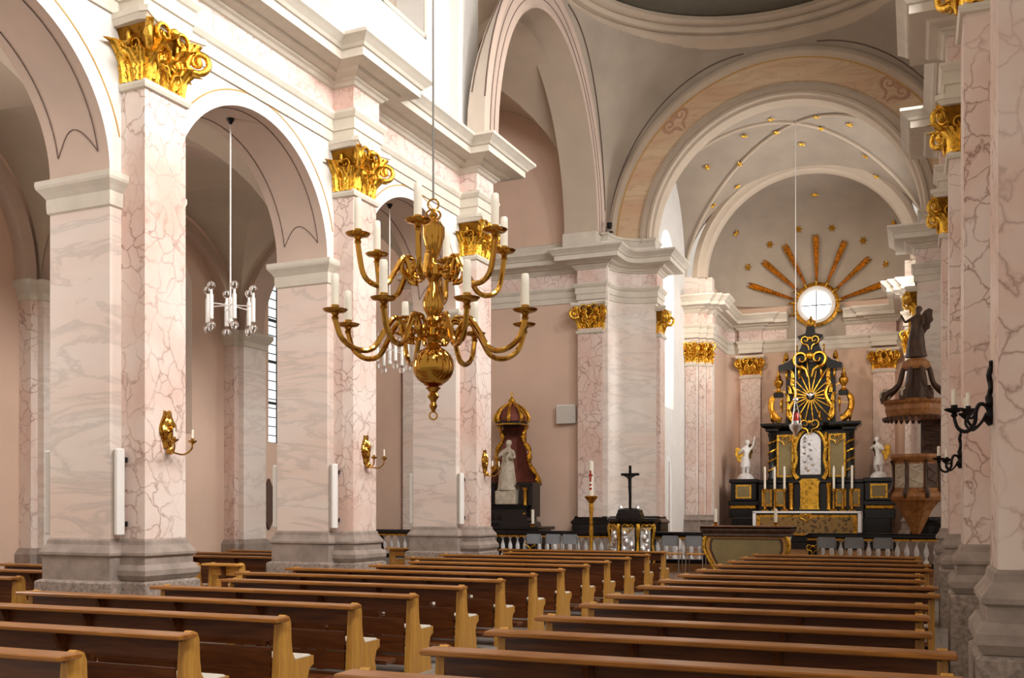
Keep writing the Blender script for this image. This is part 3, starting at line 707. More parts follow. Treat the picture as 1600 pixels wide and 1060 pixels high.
# chancel groin vault with ribs
CVault = groin(None, -7.15, .55, 27.4, 33.05, 9.3, 3.3, 'pale grey rib vault of the chancel with gold stars', 'grey', 30, .45)
rb = thing('rib', 'slender stucco ribs crossing the chancel vault', None, kind='structure')
for sx in (-1, 1):
    pts = [(CXM + 3.85 * t, 30.22 + sx * 2.82 * t, 9.3 + 3.3 * math.sqrt(max(0, 1 - t * t)) + .45 * (1 - t * t) ** 2 - .03) for t in [-math.cos(PI * i / 44) for i in range(45)]]
    MB().tube(pts, .05, 6).build('rib_moulding', 'vault', rb, True)
# apse arch and vault
aa = thing('apse_arch', 'inner round arch framing the starry apse', None, kind='structure')
ring_y([(3.6, 33.3), (3.6, 32.95), (3.42, 32.9), (3.36, 32.96), (3.2, 32.98), (3.15, 33.05), (3.15, 33.4)], CXM, 9.35).build('arch_moulding', 'vault', aa, True)
ap = MB(); vs = []; n1, n2 = 26, 40
for i in range(n1 + 1):
    h = i / n1; z = 9.0 + 3.75 * math.sin(h * PI / 2) ** .85; sc = max(0.0, 1 - ((z - 9.0) / 3.75) ** 3.2) ** (1 / 3.2)
    for j in range(n2 + 1):
        a = PI * j / n2; ca_, sa_ = math.cos(a), math.sin(a); e = 2 / 3.4
        vs.append((CXM - 3.4 * math.copysign(abs(ca_) ** e, ca_) * sc, 33.2 + 3.9 * abs(sa_) ** e * sc, z))
ap.add(vs, [(i * (n2 + 1) + j, i * (n2 + 1) + j + 1, (i + 1) * (n2 + 1) + j + 1, (i + 1) * (n2 + 1) + j) for i in range(n1) for j in range(n2)])
APSE = struct(ap.build('ceiling', 'grey', None, True, angle=70), 'blue grey half dome of the apse with gold stars')
# ------------------------------------------------------------------ pews
ORD = 'first second third fourth fifth sixth seventh eighth ninth tenth eleventh twelfth thirteenth fourteenth fifteenth'.split()
ENDPOLY = [(-.06, 0), (-.04, .25), (-.02, .5), (.0, .74), (.02, .79), (.07, .81), (.12, .79), (.14, .74), (.145, .60), (.16, .5), (.20, .44), (.46, .44), (.46, .37), (.40, .34), (.37, .26), (.40, .15), (.43, 0)]
endm = MB(); endm.prism(ENDPOLY, lambda u, v, t: (t, u, v), -.03, .03); ENDP = endm.build('end_panel', 'pewend'); 
upm = MB(); upm.box((-.03, -.03, 0), (.03, .05, .765)); upm.prism([(-.10, .765), (-.03, .765), (-.03, .62)], lambda u, v, t: (t, u, v), -.02, .02); UPR = upm.build('upright', 'pew')
for o in (ENDP, UPR): COL.objects.unlink(o)
PEWPARTS = {}
def pew(x0, x1, y, label, group, mats=('pewtop', 'pew'), kneel=True):
    L = x1 - x0; t = thing('pew', label, 'pew', (x0, y, 0), 0, group)
    key = (round(L, 3), mats)
    if key not in PEWPARTS:
        d = {}
        def mk(n, a, b, m, bev=None):
            mb = MB()
            if bev: mb.bevbox(a, b, bev)
            else: mb.box(a, b)
            o = mb.build(n, m); COL.objects.unlink(o); d.setdefault(n, []).append(o)
        mk('ledge', (-.05, -.13, .765), (L + .05, .06, .80), mats[0], .008)
        mk('top_board', (.03, 0, .615), (L - .03, .03, .765), mats[1])
        n = max(2, int(round(L / .95)))
        for k in range(n):
            a = .05 + (L - .1) * k / n; b = .05 + (L - .1) * (k + 1) / n
            mk('back_board', (a + .09, .005, .385), (b - .05, .025, .555), mats[1])
            mk('back_board', (a + .09, .005, .215), (b - .05, .025, .375), mats[1])
        mk('foot_rail', (.03, -.02, .10), (L - .03, .04, .19), mats[1])
        mk('seat', (.03, .05, .39), (L - .03, .44, .43), mats[1], .008)
        mk('seat_pad', (.06, .16, .43), (L - .0, .43, .455), 'pad', .01)
        if kneel: mk('kneeler', (.05, -.42, .16), (L - .05, -.24, .21), mats[1], .01)
        PEWPARTS[key] = (d, n)
    d, n = PEWPARTS[key]
    for nm_, lst in d.items():
        for o in lst: inst(o, t)
    for k in (0, 1):
        e = inst(ENDP, t, Matrix.Translation((.03 if k == 0 else L - .03, 0, 0)))
    for k in range(1, n): inst(UPR, t, Matrix.Translation((.05 + (L - .1) * k / n, 0, 0)))
    return t
LROW = [4.41, 5.42, 6.51, 7.6, 8.7, 9.85, 10.95, 12.05, 13.15, 14.3, 15.42, 16.65, 18.0, 19.3]
for i, y in enumerate(LROW):
    near = any(abs(y - c) < .95 for c in LY)
    x0 = -7.72 if near else -8.42
    xo = KROT * (y - 9)
    pew(x0 + xo, -4.6, y, 'dark brown pew of the block left of the aisle, %s row from the camera' % ORD[i], 'pews left of the aisle')
RROW = [4.5, 5.45, 6.42, 7.4, 8.5, 9.5, 10.7, 11.68, 12.72, 13.85, 15.1, 16.28, 17.55, 18.85]
for i, y in enumerate(RROW):
    pew(-2.72 if i < 5 else -2.78, (.18 if i in (1, 2, 6, 7, 10, 11) else .06), y, 'brown pew of the block right of the aisle, %s row from the camera' % ORD[i], 'pews right of the aisle')
for i, y in enumerate([6.9, 8.0, 9.1, 10.2, 11.3, 12.4, 14.6, 15.7, 16.8]):
    pew(-13.1, -10.35, y, 'short dark pew in the left aisle behind the piers, %s row from the camera' % ORD[i], 'short pews in the left aisle', ('pewtop', 'pew'), False)
for (a, b, y, lb) in ((-10.25, -9.75, 7.9, 'light oak bench end stool at the left picture edge'), (-10.2, -9.62, 12.55, 'honey oak kneeling bench lit yellow left of the second pier'), (-10.2, -9.62, 11.4, 'short honey oak bench in front of the second pier, further left'), (.62, 1.35, 8.75, 'honey oak bench behind the nearest right pier base'), (-10.6, -9.75, 19.0, 'honey oak kneeling bench beside the third pier')):
    pew(a, b, y, lb, 'light oak side benches', ('lightwood', 'lightwood'), False)

# ------------------------------------------------------------------ brass chandelier over the aisle
CH = Vector((-3.7, 7.37, 0)); ch = thing('chandelier', 'two tier polished brass chandelier with white candles hanging over the aisle', 'chandelier', (CH.x, CH.y, 2.39), YAW)
def cz(z): return z - 2.39
stem = MB(); stem.lathe([(r, cz(z)) for r, z in [(.012, 2.45), (.02, 2.47), (.035, 2.50), (.022, 2.53), (.03, 2.55), (.05, 2.58), (.03, 2.61), (.045, 2.63), (.065, 2.65), (.04, 2.66), (.08, 2.675), (.05, 2.69)]], (0, 0, 0), 20)
stem.build('finial', 'brass', ch, True)
MB().lathe([(.17 * math.sin(PI * i / 16) + .004, cz(2.83) - .165 * math.cos(PI * i / 16)) for i in range(17)], (0, 0, 0), 32).build('globe', 'brass', ch, True, angle=80)
MB().lathe([(r, cz(z)) for r, z in [(.05, 2.97), (.07, 3.0), (.05, 3.02), (.06, 3.05), (.09, 3.08), (.09, 3.14), (.06, 3.17), (.075, 3.2), (.05, 3.24), (.085, 3.30), (.09, 3.36), (.06, 3.45), (.035, 3.52), (.05, 3.55), (.085, 3.58), (.085, 3.66), (.04, 3.68), (.03, 3.72), (.06, 3.78), (.095, 3.9), (.095, 3.98), (.05, 4.03), (.03, 4.06), (.04, 4.08), (.015, 4.12)]], (0, 0, 0), 24).build('baluster_stem', 'brass', ch, True)
MB().tube([(.045 * math.cos(a), 0, cz(4.17) + .045 * math.sin(a)) for a in [2 * PI * i / 16 for i in range(17)]], .008, 6, False).build('hanging_ring', 'brass', ch, True)
MB().tube([(.032 * math.cos(a), 0, cz(2.42) + .032 * math.sin(a)) for a in [2 * PI * i / 16 for i in range(17)]], .007, 6, False).build('pull_ring', 'brass', ch, True)
for s in (-1, 1): MB().tube([(s * (.02 + .04 * math.sin(t)), 0, cz(4.06) + .03 * t / 2 - .02 * math.cos(t)) for t in [k * .45 for k in range(9)]], .009, 6).build('crest_scroll', 'brass', ch, True)
def chandelier_arm(R, zh, zb, zc, name):
    pa = []
    for i in range(15):       # inner scroll
        t = i / 14; a = PI * 1.15 + t * PI * 1.75; r = .03 + .075 * t
        pa.append((.19 + r * math.cos(-a + 1.2), 0, zh + .02 + r * math.sin(-a + 1.2)))
    p0 = pa[-1]
    ctrl = [Vector(p0), Vector((R * .38, 0, zh + .09)), Vector((R * .50, 0, zh - .02)), Vector((R * .62, 0, zb + .02)), Vector((R * .78, 0, zb)), Vector((R * .93, 0, zb + .08)), Vector((R, 0, zc - .06))]
    for i in range(len(ctrl) - 1):
        q0 = ctrl[max(0, i - 1)]; q1 = ctrl[i]; q2 = ctrl[i + 1]; q3 = ctrl[min(len(ctrl) - 1, i + 2)]
        for k in range(1, 6):
            t = k / 5
            pa.append(tuple(.5 * ((2 * q1) + (q2 - q0) * t + (2 * q0 - 5 * q1 + 4 * q2 - q3) * t * t + (3 * q1 - q0 - 3 * q2 + q3) * t ** 3)))
    a = MB().tube(pa, [.015] * 10 + [.023] * (len(pa) - 10), 8); a.tube([(.07, 0, zh), (.13, 0, zh + .02), (.2, 0, zh + .1), (R * .38, 0, zh + .085)], .014, 7)
    a.tube([(.08, 0, zh - .03), (.14, 0, zh - .07), (.19, 0, zh - .03), (.17, 0, zh + .02)], .011, 6)
    o = a.build('arm', 'brass', None, True)
    c = MB(); c.lathe([(.02, -.07), (.03, -.05), (.022, -.03), (.035, -.01), (.085, .0), (.102, .018), (.085, .022), (.03, .012), (.034, .05), (.03, .055)], (R, 0, zc), 16); c = c.build('drip_pan', 'brass', None, True)
    w = MB(); w.lathe([(.032, .03), (.033, .22), (.031, .29), (.024, .302), (.004, .303)], (R, 0, zc), 12); w = w.build('candle', 'wax', None, True)
    for q in (o, c, w): COL.objects.unlink(q)
    return o, c, w
for (R, zh, zb, zc, n, ph) in ((.82, 3.12, 2.93, 3.22, 8, 22.5), (.64, 3.62, 3.46, 3.84, 6, 24)):
    o, c, w = chandelier_arm(R, cz(zh), cz(zb), cz(zc), '')
    for k in range(n):
        m4 = Matrix.Rotation(math.radians(ph + 360 / n * k), 4, 'Z')
        a = inst(o, ch, m4); inst(c, a); inst(w, a)
chw = MB(); chw.tube([(CH.x, CH.y, 4.22), (CH.x, CH.y, 17.6)], .009, 6)
tag(chw.build('suspension_rod', 'wire', None, loc=(CH.x, CH.y, 4.22)), 'thin steel rod from which the brass chandelier hangs', 'rod')

# ------------------------------------------------------------------ cord lamps in the left arcade arches
def cord_lamp(yc, label):
    p = LROT @ Vector((XL0 - .85, yc, 0)); zb = 4.38
    t = thing('cord_lamp', label, 'lamp', (p.x, p.y, zb), .3, 'cord lamps in the arches')
    MB().tube([(0, 0, .2), (0, 0, 7.16 - zb)], .012, 6).build('cord', 'cord', t)
    MB().lathe([(.012, -.0), (.05, .06), (.06, .09), (.0, .09)], (0, 0, 7.07 - zb), 12).build('ceiling_cup', 'iron', t, True)
    MB().lathe([(.02, -.06), (.035, -.03), (.035, .22), (.015, .26)], (0, 0, 0), 12).build('hub', 'whiteplastic', t, True)
    MB().lathe([(.0, -.045), (.035, -.03), (.045, 0), (.035, .03), (0, .045)], (0, 0, -.09), 12).build('lower_bulb', 'whiteplastic', t, True)
    for k in range(6):
        a = k * PI / 3; c, s = math.cos(a) * .33, math.sin(a) * .33
        ar = MB().tube([(0, 0, .14), (c, s, .12)], .008, 6).build('arm', 'whiteplastic', t)
        MB().lathe([(.018, -.14), (.03, -.13), (.03, .20), (.018, .22), (.02, .28)], (c, s, 0.03), 12).build('sleeve', 'whiteplastic', ar, True)
        for z in (.36, -.19):
            MB().lathe([(.058 * math.sin(PI * i / 10) + .001, -.058 * math.cos(PI * i / 10)) for i in range(11)], (c, s, z), 14).build('globe_bulb', 'glass', ar, True, angle=80)
cord_lamp((LY[1] + LY[2]) / 2, 'white six armed cord lamp in the arch between first and second pier')
cord_lamp((LY[2] + LY[3]) / 2, 'white six armed cord lamp in the arch behind the chandelier')

# ------------------------------------------------------------------ sconces and column loudspeakers
def brass_sconce(F, z, label):
    t = thing('wall_sconce', label, 'sconce', tuple((F @ Vector((0, 0, z)))), 0, 'brass sconces on the left piers')
    R3 = F.to_3x3().to_4x4()
    def put(mb, n, m): o = mb.build(n, m, t, True); o.matrix_basis = R3; return o
    mb = MB(); rings = []
    for r, d in ((1, .0), (.92, .025), (.72, .02), (.55, .05), (.25, .065), (.02, .07)):
        rings.append([(d + .012 * math.sin(6 * a), .12 * r * math.cos(a) * (1 + .12 * math.cos(4 * a)), .24 * r * math.sin(a) * (1 + .10 * math.cos(6 * a)) + .03) for a in [2 * PI * i / 24 for i in range(24)]])
    mb.loft(rings); put(mb, 'backplate', 'brass')
    mb = MB(); mb.lathe([(.0, -.05), (.045, -.03), (.05, 0), (.03, .04), (0, .05)], (.05, 0, -.22), 12); put(mb, 'boss', 'brass')
    for s in (-1, 1):
        mb = MB().tube([(.05, 0, -.22), (.10, s * .05, -.25), (.17, s * .10, -.26), (.24, s * .14, -.20), (.25, s * .15, -.12)], .011, 7); a = put(mb, 'arm', 'brass')
        MB().lathe([(.01, -.03), (.05, .0), (.055, .012), (.02, .01), (.02, .04)], (.25, s * .15, -.11), 12).build('drip_pan', 'brass', a, True)
        MB().lathe([(.014, .03), (.014, .14), (.002, .145)], (.25, s * .15, -.11), 10).build('candle', 'wax', a, True)
for i, n in ((1, 'nearest'), (2, 'second'), (3, 'third')):
    brass_sconce(LX @ Matrix.Translation((.0, LY[i] + .02, 0)), 2.55, 'brass wall sconce with two candles on the %s left pier' % n)
    for o, y, w in ((-.29, -.43, 'right'), (-1.36, -.44, 'left')):
        F = LX @ Matrix.Translation((o, LY[i] + y, 0)); p = F @ Vector((0, 0, 1.34))
        t = thing('column_loudspeaker', 'tall thin column loudspeaker on the %s edge of the %s left pier' % (w, n), 'loudspeaker', tuple(p), -.55 if w == 'right' else .3, 'column loudspeakers')
        MB().bevbox((-.055, -.05, 0), (.055, .05, 1.0), .012).build('housing', 'whiteplastic', t)
        MB().box((-.042, -.056, .02), (.042, -.05, .98)).build('grille', 'speaker', t)
        MB().box((-.02, .045, .1), (.02, .09, .16)).build('bracket', 'iron', t); MB().box((-.02, .045, .84), (.02, .09, .9)).build('bracket', 'iron', t)
def iron_sconce(F, z, label):
    t = thing('iron_sconce', label, 'sconce', tuple(F @ Vector((0, 0, z))), 0, 'iron sconces on the right piers'); R3 = F.to_3x3().to_4x4() @ Matrix.Scale(.72, 4)
    def put(mb, n, m): o = mb.build(n, m, t, True); o.matrix_basis = R3; return o
    mb = MB(); pts = [(.02 + .012 * math.sin(k * 1.3), 0.015 * math.sin(k * 2.1), -.22 + .54 * k / 14) for k in range(15)]
    mb.tube(pts, [.012 + .022 * abs(math.sin(k * .9)) * (1 - k / 16) + .008 for k in range(15)], 7); put(mb, 'leafy_stem', 'iron')
    mb = MB().tube([(.02, 0, -.16), (.05, 0, -.06), (.10, 0, -.04), (.13, 0, -.10), (.14, 0, -.20), (.20, 0, -.27), (.27, 0, -.24), (.30, 0, -.15)], [.014, .016, .018, .018, .018, .018, .016, .014], 8)
    mb.tube([(.13, 0, -.12), (.17, .0, -.16), (.2, 0, -.12), (.18, 0, -.08), (.15, 0, -.10)], .011, 7); a = put(mb, 'arm', 'iron')
    MB().lathe([(.012, -.05), (.03, -.03), (.02, -.01), (.075, .012), (.085, .03), (.07, .028), (.025, .02), (.03, .06)], (.30, 0, -.10), 12).build('drip_pan', 'iron', a, True)
    MB().lathe([(.022, .05), (.022, .19), (.003, .2)], (.30, 0, -.10), 10).build('candle', 'wax', a, True)
    for s in (-1, 1):
        mb = MB().tube([(.05, 0, -.12), (.09, s * .08, -.2), (.15, s * .15, -.25), (.2, s * .19, -.2), (.2, s * .2, -.14)], .012, 7); a = put(mb, 'arm', 'iron')
        MB().lathe([(.012, -.03), (.06, .012), (.065, .025), (.02, .02), (.02, .05)], (.20, s * .20, -.12), 12).build('drip_pan', 'iron', a, True)
        MB().lathe([(.018, .04), (.018, .16), (.003, .165)], (.20, s * .20, -.12), 10).build('candle', 'wax', a, True)
iron_sconce(RX @ Matrix.Translation((0, RY[1] + .1, 0)), 2.32, 'large black iron candle sconce at the right picture edge')
iron_sconce(RX @ Matrix.Translation((0, RY[2] + .1, 0)), 2.22, 'smaller looking black iron sconce on the second right pier beside the pulpit')
p = LROT @ Vector((-14.0, 20.0, 0))
hb = MB(); hb.prism([(-.38, 0), (0, -.6), (.38, 0), (0, .6)], lambda u, v, t: (t, u, v), 0, .05)
tag(hb.build('lozenge_board', 'brown', None, loc=None), 'dark brown lozenge board on the transept wall beside the second pier', 'board').location = (-14.03, 19.35, 1.75)

def spotlight(x, y, z, rz, label):
    t = thing('spotlight', label, 'spotlight', (x, y, z), rz)
    MB().lathe([(.05, 0), (.07, .02), (.08, .14), (.07, .16)], (0, 0, .1), 12).build('housing', 'iron', t, True)
    MB().lathe([(.001, .161), (.06, .161), (.06, .165)], (0, 0, .1), 12).build('lens', 'whiteplastic', t, True)
    MB().tube([(-.09, 0, 0), (-.09, 0, .18)], .01, 5).build('bracket', 'iron', t); MB().bevbox((-.12, -.05, -.01), (.1, .05, .02), .005).build('foot', 'iron', t)
spotlight(-7.72, 26.05, 9.18, 0, 'small black spotlight on the left crossing pier cornice')

# added fill lamps, unseen behind the chancel arch, that brighten the high altar
for sx in (-1, 1):
    x = CXM + sx * 3.1; t = thing('added_fill_lamp', 'added black fill lamp, unseen on the %s cornice behind the chancel arch' % ('left' if sx < 0 else 'right'), 'added_fill_lamp', (x, 27.72, 8.74), 0, 'added altar fill lamps')
    MB().bevbox((-.14, -.06, .06), (.14, .06, .26), .01).build('housing', 'iron', t); MB().box((-.12, .06, .08), (.12, .065, .24)).build('lens', 'whiteplastic', t); MB().box((-.03, -.03, 0), (.03, .03, .07)).build('foot', 'iron', t)
    d = bpy.data.lights.new('added_altar_fill', 'SPOT'); d.energy = 700; d.color = (1, .84, .68); d.spot_size = 1.35; d.spot_blend = .8; d.shadow_soft_size = .15
    o = bpy.data.objects.new('added_altar_fill', d); COL.objects.link(o); o.location = (x, 27.85, 8.95); o.rotation_euler = (Vector((CXM + sx * .3, 37, 6.4)) - Vector(o.location)).to_track_quat('-Z', 'Y').to_euler()
# ------------------------------------------------------------------ figures
def skin_figure(name, mat, joints, bones, radii, parent=None, sub=2):
    me = bpy.data.meshes.new(name); me.from_pydata(joints, bones, []); me.materials.append(M[mat])
    o = bpy.data.objects.new(name, me); COL.objects.link(o)
    if parent is not None: o.parent = parent
    md = o.modifiers.new('skin', 'SKIN'); md.use_smooth_shade = True
    for v, r in zip(me.skin_vertices[0].data, radii): v.radius = r if isinstance(r, tuple) else (r, r)
    me.skin_vertices[0].data[0].use_root = True
    sb = o.modifiers.new('sub', 'SUBSURF'); sb.levels = sub; sb.render_levels = sub
    return o
def figure(t, h, mat, arms, robe=True, lean=0, robe_mat=None, legs=None, head=(0, 0)):
    """carved figure of height h standing at the origin of t, facing -Y; arms = (left elbow, left hand, right elbow, right hand) in units of h"""
    J = [(0, 0, .52), (lean * .3, 0, .66), (lean * .6, 0, .80), (lean * .8 + head[0] * .3, -.005, .865), (lean + head[0], -.015 + head[1], .93), (lean + head[0], -.02 + head[1], .985)]
    R = [.085, (.08, .06), (.085, .06), .032, .052, .03]
    B = [(0, 1), (1, 2), (2, 3), (3, 4), (4, 5)]
    lg = legs or [(-.055, 0, .27), (-.06, .0, .02), (.055, -.02, .27), (.06, -.01, .02)]
    for k in (0, 2):
        i = len(J); J += [lg[k], lg[k + 1], (lg[k + 1][0], lg[k + 1][1] - .07, .012)]; R += [.05, .03, .022]; B += [(0, i), (i, i + 1), (i + 1, i + 2)]
    for sx, k in ((-1, 0), (1, 2)):
        i = len(J); J += [(lean * .6 + sx * .105, 0, .79), arms[k], arms[k + 1]]; R += [.036, .028, .02]; B += [(2, i), (i, i + 1), (i + 1, i + 2)]
    o = skin_figure('body', mat, [(x * h, y * h, z * h) for x, y, z in J], B, [((r[0] * h, r[1] * h) if isinstance(r, tuple) else r * h) for r in R], t)
    hr = MB(); hr.lathe([(.02, -.05), (.058, -.03), (.066, .01), (.055, .05), (.03, .07), (.003, .075)], ((lean + head[0]) , .012 + head[1], .955), 12)
    hr.v = [(x * h, y * h, z * h) for x, y, z in hr.v]; hr.build('hair', mat, t, True)
    fc = MB()
    for sx in (-1, 1): fc.lathe([(.001, -.008), (.008, 0), (.001, .008)], ((lean + head[0] + sx * .019) , -.066 + head[1], .948), 6)
    fc.lathe([(.012, -.012), (.008, .004), (.001, .018)], (lean + head[0], -.068 + head[1], .932), 6)
    fc.v = [(x * h, y * h, z * h) for x, y, z in fc.v]; fc.build('face', mat, t, True)
    if robe:
        rb_ = MB(); rings = []
        for z, rx, ry in ((.01, .2, .15), (.12, .18, .14), (.3, .165, .12), (.5, .14, .105), (.6, .115, .085), (.7, .12, .085), (.8, .115, .07), (.83, .05, .045)):
            rings.append([((lean * .8 * max(0, z - .3) + (rx * (1 + .10 * math.sin(9 * a + z * 9) * (1 - z))) * math.cos(a)) * h, (ry * (1 + .12 * math.sin(9 * a + z * 9) * (1 - z))) * math.sin(a) * h, z * h) for a in [2 * PI * i / 36 for i in range(36)]])
        rb_.loft(rings); rb_.build('robe', robe_mat or mat, t, True, angle=60)
    return o
def wing(t, h, sx, mat):
    poly = [(.02, .62), (.06, .82), (.12, .93), (.2, .98), (.26, .95), (.25, .84), (.27, .74), (.22, .68), (.21, .58), (.16, .55), (.12, .48), (.07, .5)]
    mb = MB(); mb.prism([(u * sx * h, v * h) for u, v in poly], lambda u, v, q: (u, q + abs(u) * .35, v), .05 * h, .085 * h); return mb.build('wing', mat, t, True, angle=30)

# ------------------------------------------------------------------ high altar
AY = 35.5
def P(x, y, Y=AY): return atY(x, y, Y)
def fx(px): return P(px, 795).x
def fz(py, px=1266): return P(px, py).z
AC = -3.34
ha = thing('high_altar', 'tall black and gold baroque high altar in the apse', 'altar', (AC, AY, .32))
def hx(px): return fx(px) - AC
def hz(py): return fz(py) - .32
def hb_(name, px0, px1, py0, py1, y0, y1, mat, bev=0, parent=None):
    a, b = (hx(px0), y0, hz(py1)), (hx(px1), y1, hz(py0)); mb = MB()
    (mb.bevbox(a, b, bev) if bev else mb.box(a, b)); return mb.build(name, mat, parent or ha)
for k, (w, z0, z1, d) in enumerate(((3.4, 0, .2, 1.9), (3.1, .2, .4, 1.6))):
    MB().bevbox((-w, -d, z0), (w, 1.2, z1), .02).build('step', 'black', ha)
MB().bevbox((-2.6, -.6, .4), (2.6, 1.0, 1.02), .03).build('base_block', 'black', ha)
for s in (-1, 1):
    for k, (a, b, z0, z1, m) in enumerate(((1.75, 2.72, 1.0, 1.32, 'black'), (1.8, 2.68, 1.32, 1.44, 'goldold'), (1.72, 2.75, 1.44, 1.6, 'black'), (1.78, 2.66, 1.6, 2.22, 'black'), (1.72, 2.72, 2.22, 2.36, 'black'))):
        MB().bevbox((min(s * a, s * b), -.35, z0), (max(s * a, s * b), .8, z1), .02).build('pedestal_course', m, ha)
    MB().box((s * 2.22 - .27, -.36, 1.68), (s * 2.22 + .27, -.34, 2.16)).build('panel_frame', 'gold', ha)
    MB().box((s * 2.22 - .21, -.375, 1.74), (s * 2.22 + .21, -.355, 2.10)).build('panel', 'olive', ha)
MB().bevbox((-1.75, -.1, 1.0), (1.75, .8, 2.2), .02).build('predella', 'black', ha)
for x in (-1.45, -1.0, 1.0, 1.45):
    MB().box((x - .17, -.13, 1.4), (x + .17, -.09, 2.0)).build('panel_frame', 'goldold', ha); MB().box((x - .11, -.145, 1.48), (x + .11, -.12, 1.92)).build('panel', 'olive', ha)
MB().bevbox((-1.8, -.18, 2.2), (1.8, .8, 2.32), .02).build('cornice', 'black', ha)
# altar table with cloth and brocade front
mt = MB(); mt.bevbox((-1.62, -1.5, .4), (1.62, -.4, 1.18), .02); mt.build('altar_table', 'black', ha)
cl = MB(); cl.box((-1.72, -1.58, 1.18), (1.72, -.35, 1.24)); cl.box((-1.72, -1.58, .55), (-1.62, -.35, 1.2)); cl.box((1.62, -1.58, .55), (1.72, -.35, 1.2)); cl.build('altar_cloth', 'cloth', ha)
MB().box((-1.6, -1.53, .44), (1.6, -1.5, 1.12)).build('frontal_frame', 'goldold', ha); MB().box((-1.48, -1.55, .5), (1.48, -1.52, 1.04)).build('frontal', 'brocade', ha)
o = inst(SCR, ha, Matrix.Translation((0, -1.55, .98)) @ Matrix.Rotation(-PI / 2, 4, 'Z') @ Matrix.Scale(.22, 4)); o.name = 'frontal_ornament'
# tabernacle and main storey
tb = MB(); tb.loft([[(x * w, y, z) for x, y in ((-.3, -.35), (.3, -.35), (.34, 0), (-.34, 0))] for w, z in ((1.1, 1.3), (1, 1.4), (1, 2.15), (1.15, 2.25), (.8, 2.35))]); tb.build('tabernacle', 'gold', ha)
for w, z in ((.62, 1.75), (-.62, 1.75)): MB().lathe([(.06, 1.25), (.09, 1.3), (.07, 1.36), (.075, 2.0), (.1, 2.1), (.1, 2.2)], (w, -.2, 0), 14).build('colonnette', 'goldold', ha, True)
MB().box((-1.42, .15, 2.3), (1.42, .6, 4.15)).build('retable', 'black', ha)
for s in (-1, 1):
    MB().box((s * .86 - .28, .1, 2.42), (s * .86 + .28, .16, 3.9)).build('panel_frame', 'gold', ha); MB().box((s * .86 - .22, .08, 2.48), (s * .86 + .22, .12, 3.84)).build('panel', 'olive', ha)
    MB().lathe([(.13, 2.32), (.14, 2.4), (.1, 2.46), (.11, 3.0), (.09, 3.75), (.12, 3.82), (.15, 3.95)], (s * 1.3, .0, 0), 14).build('column', 'black', ha, True)
    tw = MB(); tw.tube([(s * 1.3 + .115 * math.cos(k * .7), .0 + .115 * math.sin(k * .7), 2.45 + k * .035) for k in range(38)], .035, 6); tw.build('gilt_garland', 'gold', ha, True)
    for z, sc in ((3.55, .3), (2.75, .26)): o = inst(VOL, ha, Matrix.Translation((s * .52, -.02, z)) @ Matrix.Rotation(-PI / 2, 4, 'Z') @ Matrix.Diagonal((sc, s * sc, sc, 1)), 'gilt_scroll')
    o = inst(SCR, ha, Matrix.Translation((s * .86, .02, 3.66)) @ Matrix.Rotation(-PI / 2, 4, 'Z') @ Matrix.Scale(.26, 4), 'gilt_mask')
    MB().tube([(s * .45, -.02, 2.35), (s * .56, -.04, 2.6), (s * .47, -.04, 3.0), (s * .5, -.04, 3.45), (s * .38, -.04, 3.85), (s * .1, -.06, 4.1)], [.1, .07, .06, .06, .07, .05], 7).build('gilt_frame_scroll', 'gold', ha, True)
    for k in range(5): inst(LEAF, ha, Matrix.Translation((s * (.5 + .05 * (k % 2)), -.06, 2.4 + k * .33)) @ Matrix.Rotation(-PI / 2 + s * .5, 4, 'Z') @ Matrix.Scale(.26, 4))
ar = [(-.34, 2.5), (.34, 2.5)] + arc(0, 3.62, .34, 0, PI, 12)
MB().prism(ar, lambda u, v, t_: (u, t_, v), .0, .06).build('silver_relief', 'mirror', ha)
for k in range(12):
    a = random.uniform(-.22, .22); z = 2.65 + k * .1; MB().lathe([(.01, -.06), (.05, -.03), (.06, .01), (.03, .05), (.002, .06)], (a, .0, z), 8).build('relief_figure', 'mirror', ha, True)
en = [(0, 4.0), (.05, 4.02), (.05, 4.1), (.16, 4.16), (.2, 4.2), (.2, 4.28), (0, 4.3)]
MB().sweep(en, [(-1.45, .6), (-1.45, -.1), (-1.1, -.1), (-1.1, .05), (-.5, .05), (-.35, -.15), (.35, -.15), (.5, .05), (1.1, .05), (1.1, -.1), (1.45, -.1), (1.45, .6)]).build('entablature', 'black', ha)
MB().box((-1.45, 0, 4.0), (1.45, .6, 4.27)).build('entablature_core', 'black', ha)
inst(SCR, ha, Matrix.Translation((0, -.3, 4.05)) @ Matrix.Rotation(-PI / 2, 4, 'Z') @ Matrix.Scale(.36, 4), 'gilt_cartouche')
